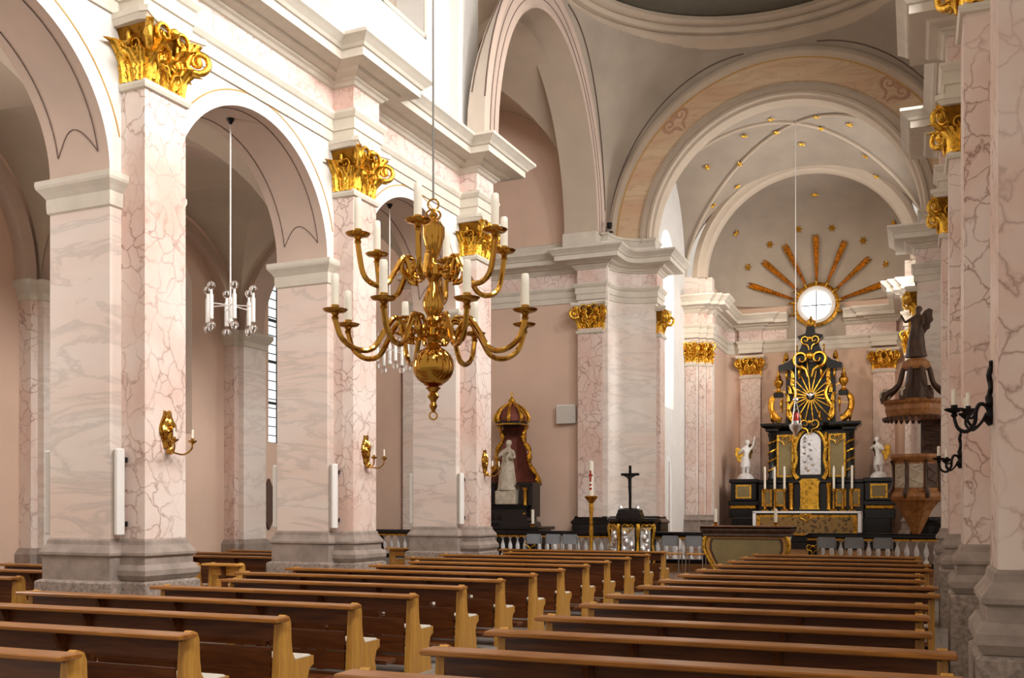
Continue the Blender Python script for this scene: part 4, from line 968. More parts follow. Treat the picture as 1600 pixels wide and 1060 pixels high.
# crowning storey: glory with rays, volutes, urns, pediment
for k in range(20):
    a = k * PI / 10 + .1; r1 = 1.3 if k % 2 else .9
    MB().tube([(.14 * math.cos(a), .06, 5.2 + .14 * math.sin(a)), (r1 * math.cos(a), .06, 5.2 + r1 * math.sin(a))], [.03, .012], 4).build('glory_ray', 'gold', ha)
dv = MB(); dv.lathe([(.01, -.12), (.06, -.05), (.05, .05), (.03, .1), (.002, .13)], (0, .0, 5.22), 8); dv.prism([(-.2, .08), (0, .0), (.2, .08), (.05, -.05), (-.05, -.05)], lambda u, v, t_: (u, t_, 5.25 + v), -.02, .02); dv.build('dove', 'silver', ha, True)
for s in (-1, 1):
    pa = [(s * (.62 + .12 * math.sin(k * .55)), .05, 4.35 + k * .11) for k in range(13)]
    MB().tube(pa, [.11 - .004 * k for k in range(13)], 7).build('gilt_side_scroll', 'gold', ha, True)
    inst(VOL, ha, Matrix.Translation((s * .66, .0, 4.5)) @ Matrix.Rotation(-PI / 2, 4, 'Z') @ Matrix.Diagonal((.34, s * .34, .34, 1)), 'gilt_scroll')
    inst(VOL, ha, Matrix.Translation((s * .55, .0, 5.72)) @ Matrix.Rotation(-PI / 2, 4, 'Z') @ Matrix.Diagonal((.3, s * .3, -.3, 1)), 'gilt_scroll')
    pb = [(s * (1.0 + .34 * math.sin(t)), .1, 4.32 + .62 - .55 * math.cos(t) * (1 - .1 * t)) for t in [k * .26 for k in range(13)]]
    MB().tube(pb, [.13] * 4 + [.11] * 5 + [.08] * 4, 7).build('volute_bracket', 'goldold', ha, True)
    inst(VOL, ha, Matrix.Translation((s * 1.28, .0, 4.55)) @ Matrix.Rotation(-PI / 2, 4, 'Z') @ Matrix.Diagonal((.36, s * .36, .36, 1)), 'gilt_scroll')
    MB().lathe([(.11, 0), (.13, .05), (.06, .1), (.05, .16), (.15, .3), (.16, .42), (.08, .52), (.1, .56), (.04, .66), (.05, .72), (.01, .8)], (s * 1.08, .1, 5.35), 14).build('urn', 'goldold', ha, True)
    MB().bevbox((s * 1.08 - .16, -.05, 5.2), (s * 1.08 + .16, .25, 5.36), .02).build('urn_block', 'black', ha)
    MB().lathe([(.05, 0), (.1, .08), (.07, .2), (.02, .3)], (s * .82, .05, 6.45), 10).build('finial_bud', 'goldold', ha, True)
for s in (-1, 1):
    for (x, z, sc, fl) in ((.95, 4.95, .3, 1), (.35, 6.0, .3, -1), (.78, 5.95, .26, 1), (.3, 4.5, .26, 1), (.45, 6.85, .2, 1), (.9, 6.35, .2, -1)): inst(VOL, ha, Matrix.Translation((s * x, -.12, z)) @ Matrix.Rotation(-PI / 2, 4, 'Z') @ Matrix.Diagonal((sc, s * sc, sc * fl, 1)), 'gilt_scroll')
    for k in range(6): inst(LEAF, ha, Matrix.Translation((s * (.66 + .08 * math.sin(k)), -.05, 4.5 + k * .27)) @ Matrix.Rotation(-PI / 2 + s * .6, 4, 'Z') @ Matrix.Scale(.3, 4))
pe = [(-1.05, 6.1), (-1.05, 6.28), (-.72, 6.4), (-.45, 6.62), (0, 6.75), (.45, 6.62), (.72, 6.4), (1.05, 6.28), (1.05, 6.1), (.6, 6.1), (.45, 6.3), (0, 6.45), (-.45, 6.3), (-.6, 6.1)]
MB().prism(pe, lambda u, v, t_: (u, t_, v), -.2, .5).build('pediment', 'black', ha)
MB().prism([(-.8, 4.28), (.8, 4.28), (.62, 5.2), (.85, 6.15), (.45, 6.4), (-.45, 6.4), (-.85, 6.15), (-.62, 5.2)], lambda u, v, t_: (u, t_, v), .2, .42).build('attic', 'black', ha)
for s in (-1, 1): MB().box((s * .72 - .1, .0, 4.3), (s * .72 + .1, .4, 6.15)).build('attic_post', 'black', ha)
inst(SCR, ha, Matrix.Translation((0, -.25, 6.15)) @ Matrix.Rotation(-PI / 2, 4, 'Z') @ Matrix.Scale(.62, 4), 'gilt_canopy_ornament')
tp = MB(); tp.loft([[(x * w, y * .5 + .15, z) for x, y in ((-1, -.5), (1, -.5), (1, .5), (-1, .5))] for w, z in ((.4, 6.7), (.3, 6.9), (.26, 7.1), (.4, 7.2), (.42, 7.28), (.16, 7.35), (.12, 7.6))]); tp.build('finial', 'black', ha)
inst(SCR, ha, Matrix.Translation((0, -.15, 6.95)) @ Matrix.Rotation(-PI / 2, 4, 'Z') @ Matrix.Scale(.34, 4), 'gilt_cartouche')
MB().lathe([(.16, 0), (.18, .05), (.13, .1), (.18, .22), (.05, .32), (.04, .38), (.005, .42)], (0, .15, 7.58), 10).build('crown', 'gold', ha, True)
# candles on the altar
ALZ = .32 + 2.32
for k, px in enumerate((1199, 1214, 1229, 1305, 1319, 1333)):
    x = fx(px); t = thing('altar_candle', 'white candle on brass candlestick, %s from the left on the high altar' % ORD[k], 'candle', (x, AY - .25, .32 + 1.24 if False else 1.58), 0, 'six candles on the high altar')
    t.location = (x, AY - .62, 1.565)
    MB().lathe([(.12, 0), (.13, .03), (.06, .08), (.035, .2), (.05, .3), (.03, .36), (.03, .62), (.05, .7), (.09, .74), (.08, .76)], (0, 0, 0), 14).build('candlestick', 'brass', t, True)
    MB().lathe([(.038, .76), (.038, 1.5 if k in (0, 2, 5) else 1.42), (.01, 1.53)], (0, 0, 0), 12).build('candle', 'wax', t, True)
for s, nm_ in ((-1, 'left'), (1, 'right')):
    t = thing('angel_statue', 'small white angel statue with gilded wings on the %s of the high altar' % nm_, 'statue', (AC + s * 2.22, AY + .05, .32 + 2.365), -s * .5, 'altar angels')
    MB().lathe([(.3, 0), (.28, .08), (.2, .16), (.1, .22)], (0, 0, 0), 12).build('rock', 'figure', t, True)
    tt = t
    arms = ((-.2, -.08, .66), (-.14, -.2, .78), (.2, -.05, .9), (.22, -.1, 1.12)) if s < 0 else ((-.18, -.1, .72), (-.04, -.2, .80), (.18, -.1, .68), (.04, -.2, .78))
    f = figure(t, 1.35, 'figure', arms, False, .06 * -s, legs=[(-.07, -.06, .3), (-.04, .03, .05), (.07, -.0, .28), (.05, .02, .04)])
    sk = MB(); rings = []
    for z, rx, ry in ((.32, .13, .1), (.42, .12, .1), (.52, .1, .085), (.6, .085, .07)): rings.append([(rx * (1 + .12 * math.sin(7 * a + z * 20)) * math.cos(a) * 1.35, ry * (1 + .12 * math.sin(7 * a + z * 20)) * math.sin(a) * 1.35, z * 1.35) for a in [2 * PI * i / 28 for i in range(28)]])
    sk.loft(rings).build('drapery', 'figure', t, True)
    wing(t, 1.3, -s, 'gold'); w2 = wing(t, 1.15, s, 'gold')

# ------------------------------------------------------------------ round window with sun rays, stars
RW = Vector((-3.27, 37.0, 8.92))
w = struct(thing('window_7', 'round bright window with dark cross bars above the high altar', None, tuple(RW)))
def face_y(mb, n, m, par): o = mb.build(n, m, par, True); return o
def ringmesh(prof, n=40):
    mb = MB(); mb.loft([[(r * math.cos(2 * PI * i / n), y, r * math.sin(2 * PI * i / n)) for r, y in prof] for i in range(n + 1)], False, False); return mb
ringmesh([(.60, .08), (.66, -.2), (.6, -.24), (.54, -.2), (.50, -.02)]).build('window_reveal', 'white', w, True)
ringmesh([(.51, -.03), (.002, -.03)]).build('pane', 'windowglass', w)
br_ = MB(); br_.box((-.5, -.06, -.015), (.5, -.035, .015)); br_.box((-.015, -.06, -.5), (.015, -.035, .5)); br_.build('glazing_bar', 'iron', w)
gf = thing('gilt_sun_frame', 'gilded scroll frame with seven sun rays around the round window', 'ornament', (RW.x, RW.y - .18, RW.z))
ringmesh([(.66, .0), (.72, -.06), (.80, -.02), (.78, .06)]).build('gilt_ring', 'goldold', gf, True)
for k in range(9):
    a = -.35 + k * (PI + .7) / 8; inst(VOL, gf, Matrix.Translation((.80 * math.cos(a), -.03, .80 * math.sin(a))) @ Matrix.Rotation(-a + PI / 2, 4, 'Y') @ Matrix.Rotation(-PI / 2, 4, 'Z') @ Matrix.Diagonal((.26, (1 if k < 5 else -1) * .26, .26, 1)), 'gilt_scroll')
bvA = BVHTree.FromObject(APSE, bpy.context.evaluated_depsgraph_get()); bvC = BVHTree.FromObject(CVault, bpy.context.evaluated_depsgraph_get())
EYEV = Vector((0, 0, EYE))
def hit(px, py):
    d = pix(px, py).normalized(); best = None
    for b in (bvC, bvA):
        r = b.ray_cast(EYEV, d)
        if r[0] is not None and (best is None or r[3] < best[3]): best = r
    if best is None: return None
    n = best[1]; n = -n if n.dot(d) > 0 else n
    return best[0], n
for (px, py) in ((1168, 446), (1192, 409), (1226, 382), (1275, 366), (1321, 376), (1360, 403), (1384, 444)):
    d = Vector((px - 1277, 479 - py)).normalized(); p0 = atY(1277 + d.x * 40, 479 - d.y * 40, RW.y - .1); h = hit(px, py)
    p1 = (h[0] + h[1] * .1) if h else atY(px, py, 36.5)
    a, b = p0 - Vector(gf.location), p1 - Vector(gf.location); ax = (b - a); L = ax.length; ax.normalize(); sd = ax.cross(Vector((0, -1, 0))).normalized(); up = sd.cross(ax)
    mb = MB()
    for q in (-1, 0, 1):
        l2 = L * (1.0 if q else .955); ww = .05
        ring = lambda t_, w_: [tuple(a + ax * t_ + sd * (q * w_ * 1.5 + c * w_) + up * e * .03) for c, e in ((-.7, 0), (0, 1), (.7, 0), (0, -1))]
        mb.loft([ring(0, .02), ring(l2 * .9, ww), ring(l2, ww * .8)])
    mb.build('sun_ray', 'goldold', gf)
def star_mesh():
    vs = []; n = 6
    for k in range(2 * n): r = 1 if k % 2 == 0 else .45; a = k * PI / n; vs.append((r * math.cos(a), r * math.sin(a), 0))
    m = len(vs); return MB().add(vs + [(0, 0, .35), (0, 0, -.1)], [(k, (k + 1) % m, m) for k in range(m)] + [((k + 1) % m, k, m + 1) for k in range(m)])
STAR = star_mesh().build('gold_star', 'gold'); COL.objects.unlink(STAR)
STARLAB = ['gold star at the top of the apse, highest above the window', 'gold star on the upper left of the apse wall', 'gold star left of the sun rays, above the leftmost rays', 'gold star just right of the upright sun ray tip', 'gold star left of the upright sun ray tip, on the wire', 'gold star above the right sun rays', 'gold star at the far right, beside the rightmost sun rays', 'gold star on the upper right of the apse wall', 'gold star at the far left, beside the leftmost sun ray',
           'leftmost gold star on the chancel vault', 'gold star on the left vault field above the rib', 'uppermost left gold star near the chancel arch', 'gold star on the left diagonal rib', 'gold star just below the left diagonal rib', 'gold star low on the left diagonal rib', 'gold star on the rib left of the vault centre', 'gold star under the vault centre beside the wire', 'gold star on the rib right of the vault centre', 'gold star on the right vault field near the top', 'gold star near the arch left of the vault centre', 'gold star near the arch right of the vault centre', 'gold star halfway down the right diagonal rib', 'gold star below the right diagonal rib', 'lowest gold star at the right end of the vault']
STARS = [(1273, 303), (1149, 364), (1203, 382), (1300, 356), (1248, 358), (1349, 376), (1385, 413), (1398, 349), (1168, 418), (1105, 260), (1163, 210), (1126, 199), (1156, 255), (1151, 290), (1113, 320), (1213, 205), (1253, 223), (1283, 199), (1328, 193), (1204, 184), (1276, 180), (1354, 242), (1371, 274), (1413, 310), (1327, 194)]
for k, (px, py) in enumerate(STARS[:-1]):
    h = hit(px, py)
    if not h: continue
    sc = .16 if k < 9 else .13
    o = inst(STAR); o.matrix_basis = Matrix.Translation(h[0] + h[1] * .06) @ h[1].to_track_quat('Z', 'Y').to_matrix().to_4x4() @ Matrix.Scale(sc, 4)
    side = 'left' if px < 1240 else ('right' if px > 1310 else 'middle')
    tag(o, STARLAB[k], 'star', 'gilded stars')
# sanctuary lamp on its long wire
sl = thing('sanctuary_lamp', 'silver sanctuary lamp with red glass hanging before the high altar', 'lamp', (-3.24, 30.0, 3.85))
MB().tube([(0, 0, 1.0), (0, 0, 9.15)], .012, 5).build('wire', 'cord', sl)
MB().lathe([(.002, -.12), (.03, -.08), (.07, .02), (.17, .14), (.19, .24), (.15, .28), (.09, .3), (.09, .34), (.13, .36)], (0, 0, 0), 18).build('bowl', 'silver', sl, True)
MB().lathe([(.08, .34), (.09, .38), (.09, .58), (.075, .6)], (0, 0, 0), 14).build('red_glass', 'rubyglass', sl, True)
for k in range(3): a = k * 2.09; MB().tube([(.16 * math.cos(a), .16 * math.sin(a), .26), (.05 * math.cos(a), .05 * math.sin(a), .8), (0, 0, 1.02)], .012, 5).build('chain', 'silver', sl)
MB().lathe([(.01, 0), (.07, -.03), (.08, -.08), (.02, -.1)], (0, 0, 1.05), 12).build('canopy', 'silver', sl, True)
# ------------------------------------------------------------------ communion rail and choir furniture
RYY = 23.9
bal = MB().lathe([(.06, 0), (.06, .04), (.03, .07), (.025, .12), (.058, .22), (.05, .3), (.025, .38), (.022, .44), (.045, .47), (.06, .5), (.06, .54)], (0, 0, 0), 10); BAL = bal.build('baluster', 'figure', None, True); COL.objects.unlink(BAL)
def rail(x0, x1, label):
    t = thing('communion_rail', label, 'railing', (x0, RYY, .32)); L = x1 - x0
    MB().bevbox((-.04, -.17, .64), (L + .04, .17, .76), .03).build('handrail', 'black', t)
    MB().bevbox((0, -.14, 0), (L, .14, .10), .02).build('plinth', 'black', t)
    MB().box((0, -.15, .60), (L, -.10, .64)).build('gilt_band', 'goldold', t)
    n = max(1, round(L / 2.4))
    for k in range(n + 1):
        x = .12 + (L - .24) * k / n
        MB().bevbox((x - .11, -.12, .1), (x + .11, .12, .64), .015).build('post', 'black', t)
        inst(SCR, t, Matrix.Translation((x, -.13, .36)) @ Matrix.Rotation(-PI / 2, 4, 'Z') @ Matrix.Scale(.16, 4), 'gilt_post_ornament')
        if k < n:
            xa, xb = x + .2, .12 + (L - .24) * (k + 1) / n - .2; m = int((xb - xa) / .2)
            for j in range(m + 1): inst(BAL, t, Matrix.Translation((xa + (xb - xa) * j / m, 0, .10)))
    return t
rail(-13.8, -4.5, 'black marble communion rail with pale balusters left of the freestanding altar')
rail(-2.3, .75, 'black marble communion rail with pale balusters right of the freestanding altar')
tp_ = MB(); tp_.box((-14.0, 22.9, -.05), (-8.2, 26.1, .16)); tp_.box((-14.0, 23.55, .1), (-8.1, 26.1, .32)); struct(tp_.build('floor', 'floor'), 'raised floor of the left transept behind the rail')

# freestanding altar with olive front
fa = thing('freestanding_altar', 'bombe wooden altar table with olive front panel behind the front pews', 'altar', (-3.27, 21.3, .16))
outl = [(-.60, 0), (-.60, .12), (-.66, .25), (-.76, .45), (-.84, .65), (-.84, .82), (-.80, .92), (.80, .92), (.84, .82), (.84, .65), (.76, .45), (.66, .25), (.60, .12), (.60, 0)]
MB().prism(outl, lambda u, v, t_: (u, t_, v), -.3, .35).build('body', 'pewend', fa)
MB().prism([(u * .90, .07 + v * .86) for u, v in outl], lambda u, v, t_: (u, t_, v), -.315, -.29).build('panel_frame', 'darkoak', fa)
MB().prism([(u * .84, .11 + v * .79) for u, v in outl], lambda u, v, t_: (u, t_, v), -.33, -.31).build('front_panel', 'olive', fa)
for s in (-1, 1):
    MB().tube([(s * x, -.33, z) for x, z in ((.58, .02), (.60, .14), (.68, .28), (.78, .46), (.86, .64), (.86, .82), (.82, .92))], .04, 7).build('gilt_edge_scroll', 'gold' if s < 0 else 'gold', fa, True)
    MB().prism([(-.25, 0), (.3, 0), (.3, .92), (-.25, .92)], lambda u, v, t_: (s * (.83 - .2 * (1 - v / .92) ** 2) + s * t_, u, v), 0, .03).build('side_panel', 'cloth', fa)
MB().sweep([(0, .90), (.03, .92), (.02, .97), (.06, 1.0), (.08, 1.04), (.08, 1.10), (0, 1.11)], [(-.86, -.34), (.86, -.34), (.86, .4), (-.86, .4)], True).build('top_moulding', 'darkoak', fa)
MB().bevbox((-.94, -.42, 1.06), (.94, .48, 1.12), .01).build('top', 'pew', fa)
for px, lb in ((1118, 'left'), (1212, 'right')):
    q = atY(px, 820, 21.4); t = thing('table_candle', 'short white candle on the %s end of the freestanding altar' % lb, 'candle', (q.x, 21.4, 1.28), 0, 'freestanding altar candles')
    MB().lathe([(.09, 0), (.09, .012), (.03, .03), (.04, .06), (.05, .08)], (0, 0, 0), 12).build('holder', 'brass', t, True); MB().lathe([(.035, .08), (.035, .36), (.004, .37)], (0, 0, 0), 12).build('candle', 'wax', t, True)

# ambo with gilded reliefs
am = thing('ambo', 'polygonal ambo with silver reliefs and gilded corner scrolls', 'ambo', (-6.15, 22.6, .16))
oct_ = [(-.5, .3), (-.5, -.05), (-.22, -.32), (.22, -.32), (.5, -.05), (.5, .3)]
MB().loft([[(x * w, y * w, z) for x, y in oct_] for w, z in ((1.1, 0), (1.1, .1), (1, .14), (1, 1.12), (1.06, 1.16), (1.14, 1.2), (1.14, 1.26))]).build('body', 'black', am)
for k in range(1, 4):
    a, b = Vector(oct_[k]), Vector(oct_[k + 1]); c = (a + b) / 2; d = (b - a); L = d.length; an = math.atan2(d.y, d.x)
    F = Matrix.Translation((c.x, c.y, 0)) @ Matrix.Rotation(an, 4, 'Z')
    o = MB().bevbox((-L / 2 + .06, -.03, .22), (L / 2 - .06, .02, 1.05), .01).build('relief_panel', 'mirror', am); o.matrix_basis = F
    fg = MB()
    for j in range(7): fg.lathe([(.01, -.1), (.06, -.05), (.065, .04), (.03, .1), (.004, .13)], (random.uniform(-L / 4, L / 4), -.03, .35 + j * .09), 8)
    fg = fg.build('relief_figures', 'mirror', am, True); fg.matrix_basis = F
    inst(SCR, am, F @ Matrix.Translation((0, -.05, 1.0)) @ Matrix.Rotation(-PI / 2, 4, 'Z') @ Matrix.Scale(.15, 4), 'gilt_crest')
for x, y in oct_[1:5]: MB().tube([(x * 1.02, y * 1.02, .15), (x * 1.08, y * 1.08, .35), (x * 1.0, y * 1.0, .7), (x * 1.08, y * 1.08, 1.0), (x * 1.02, y * 1.02, 1.12)], [.05, .035, .03, .045, .05], 7).build('gilt_corner_scroll', 'gold', am, True)
cr = thing('standing_crucifix', 'black crucifix on a black draped block standing on the ambo', 'crucifix', (-6.2, 22.62, 1.42))
MB().loft([[(x * w, y * w2, z) for x, y in ((-.3, -.18), (.3, -.18), (.3, .18), (-.3, .18))] for w, w2, z in ((1, 1, 0), (.95, .95, .1), (.9, .9, .12), (.86, .8, .2), (.3, .4, .24))]).build('block', 'black', cr)
MB().bevbox((-.03, -.025, .2), (.03, .025, 1.24), .008).build('upright_beam', 'iron', cr); MB().bevbox((-.22, -.024, 1.0), (.22, .024, 1.06), .008).build('cross_beam', 'iron', cr)
cf = bpy.data.objects.new('corpus', None); COL.objects.link(cf); cf.parent = cr; cf.location = (0, -.05, .52)
sk_ = skin_figure('corpus_body', 'iron', [(0, 0, .22), (0, 0, .34), (0, 0, .43), (.01, -.01, .5), (0, -.02, .1), (.0, 0, -.06), (-.1, 0, .47), (-.19, .01, .5), (.1, 0, .47), (.19, .01, .5)], [(0, 1), (1, 2), (2, 3), (0, 4), (4, 5), (2, 6), (6, 7), (2, 8), (8, 9)], [.035, .035, .035, .03, .022, .014, .016, .01, .016, .01], cf)
for s in (-1, 1): MB().lathe([(.03, 0), (.05, .04), (.03, .09), (.01, .12)], (s * .2, -.1, .2), 8).build('silver_bud', 'silver', cr, True)
pc = thing('paschal_candle', 'tall white paschal candle with red marks on a gilded stand', 'candle', (-7.37, 23.3, .16))
MB().lathe([(.2, 0), (.2, .04), (.08, .1), (.05, .2), (.06, .4), (.04, .5), (.055, .9), (.04, 1.3), (.06, 1.5), (.05, 1.62), (.14, 1.74), (.17, 1.78), (.15, 1.8), (.05, 1.79)], (0, 0, 0), 16).build('stand', 'goldold', pc, True)
MB().lathe([(.06, 1.79), (.058, 2.64), (.01, 2.67)], (0, 0, 0), 14).build('candle', 'wax', pc, True)
rm = MB(); rm.box((-.02, -.066, 2.15), (.02, -.055, 2.42)); rm.box((-.05, -.064, 2.28), (.05, -.05, 2.33)); rm.box((-.03, -.066, 1.95), (.03, -.055, 2.0)); rm.box((-.03, -.066, 2.05), (.03, -.055, 2.09)); rm.build('red_cross_mark', 'rubyglass', pc)

# chairs in front of the rail
def chair(x, y, rz, label):
    t = thing('stacking_chair', label, 'chair', (x, y, .16), rz, 'grey chairs before the rail')
    MB().bevbox((-.21, -.2, .42), (.21, .2, .45), .012).build('seat', 'lightwood', t)
    rings = [[(.2 * w * math.cos(a) , .2 + .02 * math.cos(2 * a) + .025 * (z - .6), z + .001 * k) for k, a in enumerate((0, PI))] for w, z in ((1, .62), (1, .84))]
    MB().prism([(-.2, .62), (.2, .62), (.21, .80), (.17, .86), (-.17, .86), (-.21, .80)], lambda u, v, t_: (u, .2 + .3 * u * u * -1 + t_ + .1 * (v - .6), v), 0, .02).build('backrest', 'chairgrey', t)
    for sx in (-1, 1):
        MB().tube([(sx * .2, -.19, 0), (sx * .19, -.17, .42)], .012, 6).build('leg', 'wire', t); MB().tube([(sx * .2, .24, 0), (sx * .19, .18, .42), (sx * .19, .25, .82)], .012, 6).build('leg', 'wire', t)
for k, (px, w) in enumerate(((838, 'third'), (868, 'second'), (894, 'first'))):
    q = atY(px, 850, 23.1); chair(q.x, 23.15, PI, 'grey backed metal chair before the rail, %s left of the ambo' % w)
for k, (px, w) in enumerate(((1049, 'nearer the ambo'), (1086, 'nearer the freestanding altar'))):
    q = atY(px, 850, 22.8); chair(q.x, 22.9, PI, 'grey backed chair with wooden seat, %s' % w)
for k, (px, w) in enumerate(((1292, 'leftmost'), (1335, 'middle'), (1380, 'rightmost'))):
    q = atY(px, 850, 22.9); chair(q.x, 23.0, PI, 'grey backed chair before the right rail, %s of three' % w)

# ------------------------------------------------------------------ pulpit
pu = thing('pulpit', 'carved oak pulpit with octagonal basket on the right crossing pier', 'pulpit', (.02, 24.6, 0))
def octr(r, z, n=8, ph=PI / 8): return [(r * math.cos(2 * PI * i / n + ph), r * math.sin(2 * PI * i / n + ph), z) for i in range(n)]
MB().loft([octr(r, z) for r, z in ((.06, 1.02), (.1, 1.08), (.16, 1.2), (.36, 1.6), (.5, 1.78), (.58, 1.84))]).build('tapering_foot', 'oak', pu)
MB().loft([octr(r, z) for r, z in ((.58, 1.84), (.62, 1.92), (.60, 2.0), (.52, 2.06), (.50, 2.7), (.56, 2.76), (.60, 2.82), (.60, 2.88), (.52, 2.89))]).build('basket', 'oak', pu)
MB().lathe([(.1, -.2), (.12, -.1), (.06, 0)], (0, 0, 1.1), 12).build('foot_knob', 'darkoak', pu, True)
for k in range(8):
    a = PI / 8 + 2 * PI * (k + .5) / 8 ; F = Matrix.Rotation(a, 4, 'Z') @ Matrix.Translation((.50 * math.cos(PI / 8), 0, 0))
    MB().bevbox((-.03, -.15, 2.12), (.03, .15, 2.66), .01).build('relief_panel', 'stonefig' if k in (4, 5) else 'darkoak', pu).matrix_basis = F
    g = MB()
    for j in range(6): g.tube([(.03, .1 * math.sin(j * 2.2 + q * .9), 2.16 + j * .08 + q * .03) for q in range(5)], [.012, .02, .026, .02, .01], 5)
    g.build('carved_tendril', 'stonefig' if k in (4, 5) else 'darkoak', pu, True).matrix_basis = F
    b = PI / 8 + 2 * PI * k / 8; MB().tube([(.57 * math.cos(b), .57 * math.sin(b), 1.9), (.60 * math.cos(b), .60 * math.sin(b), 2.02), (.53 * math.cos(b), .53 * math.sin(b), 2.2), (.53 * math.cos(b), .53 * math.sin(b), 2.6), (.57 * math.cos(b), .57 * math.sin(b), 2.75)], [.05, .06, .03, .03, .045], 6).build('corner_scroll', 'darkoak', pu, True)
MB().bevbox((.1, .5, 1.9), (.75, .62, 3.75), .02).build('back_panel', 'darkoak', pu)
g = MB()
for j in range(12): g.tube([(.42 + .22 * math.sin(j * 1.7 + q), .49, 2.95 + j * .06 + q * .02) for q in range(5)], [.015, .03, .035, .03, .012], 5)
g.build('back_carving', 'darkoak', pu, True)
cn = bpy.data.objects.new('sounding_board', None); COL.objects.link(cn); cn.parent = pu; cn['label'] = 'octagonal oak sounding board with scrolled crest'
MB().loft([octr(r, z) for r, z in ((.60, 3.72), (.68, 3.76), (.72, 3.9), (.70, 4.0), (.76, 4.06), (.78, 4.12), (.6, 4.14))]).build('rim', 'oak', cn)
for k in range(8):
    b = PI / 8 + 2 * PI * k / 8; c, s = math.cos(b), math.sin(b)
    MB().tube([(r * c, r * s, z) for r, z in ((.76, 4.1), (.72, 4.25), (.55, 4.35), (.40, 4.5), (.34, 4.7), (.3, 4.86))], [.07, .09, .06, .05, .055, .05], 7).build('crest_scroll', 'darkoak', cn, True)
    vv_ = inst(VOL, cn, Matrix.Translation((.74 * c, .74 * s, 4.26)) @ Matrix.Rotation(b, 4, 'Z') @ Matrix.Scale(.24, 4), 'carved_volute')
    remat(vv_, 'stonefig' if k in (4, 5) else 'darkoak')
    for j in range(4):
        a2 = b + (j + .5) * PI / 16; MB().lathe([(.002, -.1), (.04, -.06), (.05, 0)], (.69 * math.cos(a2), .69 * math.sin(a2), 3.74), 6).build('lambrequin_tassel', 'darkoak', cn, True)
MB().loft([octr(r, z) for r, z in ((.32, 4.84), (.34, 4.9), (.30, 5.0), (.2, 5.08), (.12, 5.1))]).build('cap', 'oak', cn)
MB().lathe([(.30, 4.12), (.26, 4.4), (.2, 4.8)], (0, 0, 0), 12).build('core', 'darkoak', cn, True)
st = thing('pulpit_statue', 'small carved angel statue crowning the pulpit sounding board', 'statue', (.02, 24.6, 5.115), -.4)
figure(st, 1.15, 'darkoak', ((-.2, -.06, .72), (-.26, -.12, .88), (.18, -.1, .66), (.2, -.2, .6)), True, .05); wing(st, 1.15, 1, 'darkoak'); wing(st, .9, -1, 'goldold')

# ------------------------------------------------------------------ side altar in the left transept
sa = thing('side_altar', 'black side altar with crowned red canopy in the left transept', 'altar', (-10.35, 25.2, .32))
MB().bevbox((-1.3, -.5, 0), (1.0, .7, .75), .02).build('altar_table', 'black', sa); MB().bevbox((-1.4, -.6, .75), (1.1, .75, .84), .02).build('mensa', 'black', sa)
MB().loft([[(x * w, y * w, z) for x, y in ((-.75, -.25), (.75, -.25), (.75, .6), (-.75, .6))] for w, z in ((1, .84), (.96, .95), (.86, 1.0), (.82, 1.3), (.9, 1.42), (.5, 1.44))]).build('gradine', 'black', sa)
for s in (-1, 1):
    MB().bevbox((s * .55 - .2, -.1, 1.1), (s * .55 + .2, .5, 1.98), .02).build('pier_block', 'black', sa)
    MB().lathe([(.07, 1.15), (.08, 1.2), (.045, 1.26), (.05, 1.8), (.08, 1.9)], (s * .55, -.14, 0), 10).build('colonnette', 'goldold', sa, True)
    MB().bevbox((s * .55 - .25, -.2, 1.96), (s * .55 + .25, .5, 2.04), .01).build('cap_block', 'black', sa)
MB().bevbox((-.3, -.25, 1.44), (.3, .25, 1.82), .02).build('figure_socle', 'stonefig', sa)
can = []
for i in range(18):
    t_ = i / 17; z = 2.0 + 1.62 * t_; w_ = .72 - .42 * math.sin(t_ * PI * .5) + .04 * math.sin(t_ * 9)
    can.append([(w_ * math.cos(a) * (1 + .05 * math.sin(11 * a)), .45 - .25 * math.sin(a) * 0 + .22 * abs(math.cos(a)) * -1 + .2, z) for a in [PI * j / 24 for j in range(25)]])
dr = MB(); dr.loft(can, False, False); dr.build('red_drape', 'red', sa, True)
for s in (-1, 1):
    MB().tube([(s * (.76 - .42 * math.sin(t_ * PI * .5) + .06 * math.sin(t_ * 14)), .35, 2.0 + 1.62 * t_) for t_ in [k / 17 for k in range(18)]], [.06 + .025 * math.sin(k * 1.9) for k in range(18)], 7).build('gilt_drape_edge', 'goldold', sa, True)
    for k in range(5): t_ = k / 5 + .05; inst(VOL, sa, Matrix.Translation((s * (.74 - .42 * math.sin(t_ * PI * .5)), .28, 2.05 + 1.6 * t_)) @ Matrix.Rotation(-PI / 2, 4, 'Z') @ Matrix.Diagonal((.13, s * .13, .13, 1)), 'gilt_scroll')
MB().lathe([(.42, 0), (.45, .03), (.45, .10), (.42, .13)], (0, .25, 3.6), 20).build('crown_ring', 'black', sa, True); MB().lathe([(.46, 0), (.47, .02), (.46, .04)], (0, .25, 3.62), 20).build('gilt_band', 'gold', sa, True)
for k in range(8):
    a = k * PI / 4 + .2; c, s = math.cos(a), math.sin(a); MB().tube([(r * c, .25 + r * s, z) for r, z in ((.44, 3.72), (.47, 3.85), (.36, 4.05), (.2, 4.18), (.06, 4.25))], [.05, .055, .045, .035, .03], 6).build('crown_rib', 'goldold', sa, True)
MB().lathe([(.38, 3.72), (.4, 3.85), (.3, 4.02), (.15, 4.14), (.02, 4.2)], (0, .25, 0), 16).build('crown_cap', 'red', sa, True)
MB().lathe([(.06, 0), (.1, .05), (.1, .12), (.03, .18), (.02, .24), (.03, .28), (.005, .36)], (0, .25, 4.22), 10).build('crown_finial', 'gold', sa, True)
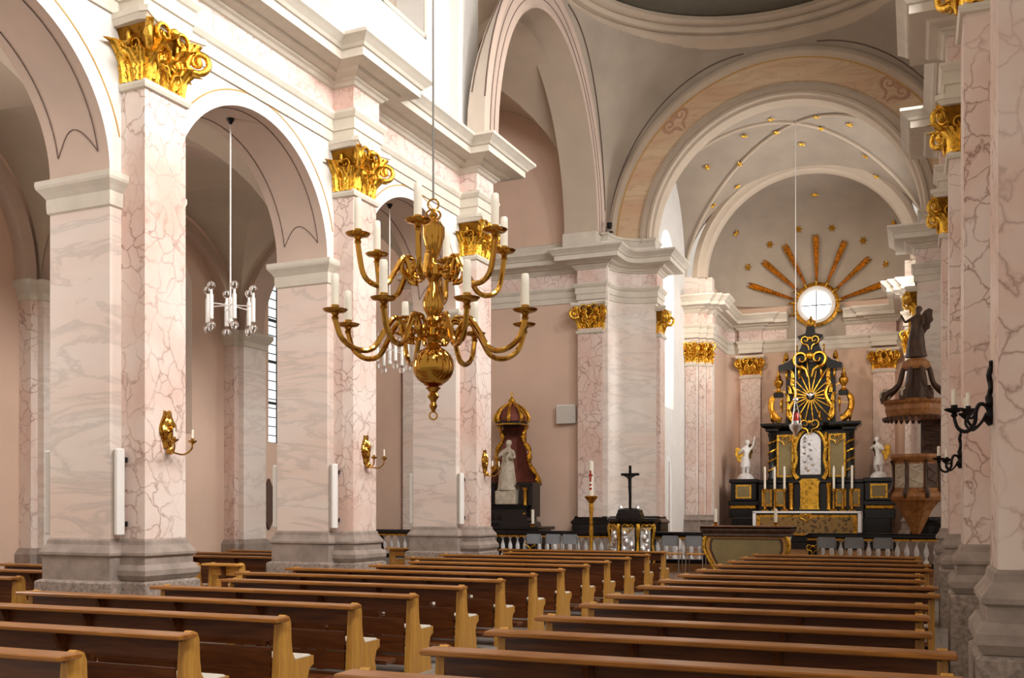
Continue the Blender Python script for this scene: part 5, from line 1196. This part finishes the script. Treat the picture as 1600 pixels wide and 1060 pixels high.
vs_ = thing('saint_statue', 'stone coloured robed statue holding a child under the red canopy', 'statue', (-10.35, 25.12, .32 + 1.82), .2)
figure(vs_, 1.35, 'stonefig', ((-.17, -.07, .68), (-.06, -.16, .72), (.17, -.08, .66), (.08, -.17, .66)), True, .03)
cb = skin_figure('held_child', 'stonefig', [(.1, -.2, .92), (.11, -.21, 1.02), (.11, -.21, 1.08), (.1, -.22, 1.16), (.04, -.26, .9), (.05, -.28, .78), (.02, -.25, 1.04), (.19, -.24, 1.04)], [(0, 1), (1, 2), (2, 3), (0, 4), (4, 5), (2, 6), (2, 7)], [.06, .06, .045, .055, .035, .025, .025, .025], vs_)
t = thing('side_altar_candle', 'white candle on the right of the black side altar', 'candle', (-9.5, 24.85, .32 + .845)); MB().lathe([(.08, 0), (.08, .02), (.03, .04), (.05, .08)], (0, 0, 0), 12).build('holder', 'brass', t, True); MB().lathe([(.04, .08), (.04, .45), (.005, .46)], (0, 0, 0), 12).build('candle', 'wax', t, True)
og = thing('orchid_pot', 'potted pink orchids standing left of the side altar', 'plant', (-10.95, 24.4, .32))
MB().lathe([(.12, 0), (.16, .25), (.17, .3), (.15, .3)], (0, 0, 0), 14).build('pot', 'figure', og, True)
for k in range(7):
    a = k * .9; MB().prism([(0, 0), (.07, .2), (.03, .45), (-.03, .45), (-.07, .2)], lambda u, v, q: (u * math.cos(a) + v * .6 * math.sin(a), -u * math.sin(a) + v * .6 * math.cos(a) + q, .3 + v * .6), 0, .01).build('leaf', 'leafgreen', og)
for k in range(3):
    a = k * 2.1; MB().tube([(.03 * math.cos(a), .03 * math.sin(a), .3), (.08 * math.cos(a), .08 * math.sin(a), .8), (.2 * math.cos(a), .2 * math.sin(a), 1.15)], .008, 5).build('stem', 'leafgreen', og)
    for j in range(5): MB().lathe([(.005, -.02), (.06, -.005), (.05, .02), (.01, .04)], (.08 * math.cos(a) + .03 * j * math.cos(a), .08 * math.sin(a) + .03 * j * math.sin(a), .85 + j * .07), 8).build('blossom', 'orchid', og, True)
# plain loudspeaker panel on the transept wall, door in the chancel wall
pn = thing('wall_panel_speaker', 'square off white panel on the transept wall right of the side altar', 'panel', (-8.95, 26.04, 4.0)); MB().bevbox((-.28, -.1, 0), (.28, .03, .52), .015).build('housing', 'whiteplastic', pn); MB().box((-.25, -.105, .03), (.25, -.1, .49)).build('front', 'speaker', pn)
dl = [(29.6, .32), (30.8, .32), (30.8, 2.5)] + [(30.2 + .6 * math.cos(a), 2.5 + 1.0 * math.sin(a)) for a in [PI * i / 14 for i in range(1, 14)]] + [(29.6, 2.5)]
dr_ = struct(thing('door_1', 'white pointed door in the left chancel wall', None)); MB().prism(dl, lambda u, v, t_: (t_, u, v), -7.14, -7.08).build('door_frame', 'white', dr_)
MB().prism([(30.2 + (u - 30.2) * .75, .32 + (v - .32) * .93) for u, v in dl], lambda u, v, t_: (t_, u, v), -7.09, -7.05).build('door_leaf', 'cloth', dr_); MB().box((-7.04, 30.18, .4), (-7.02, 30.22, 3.1)).build('door_batten', 'stucco', dr_)
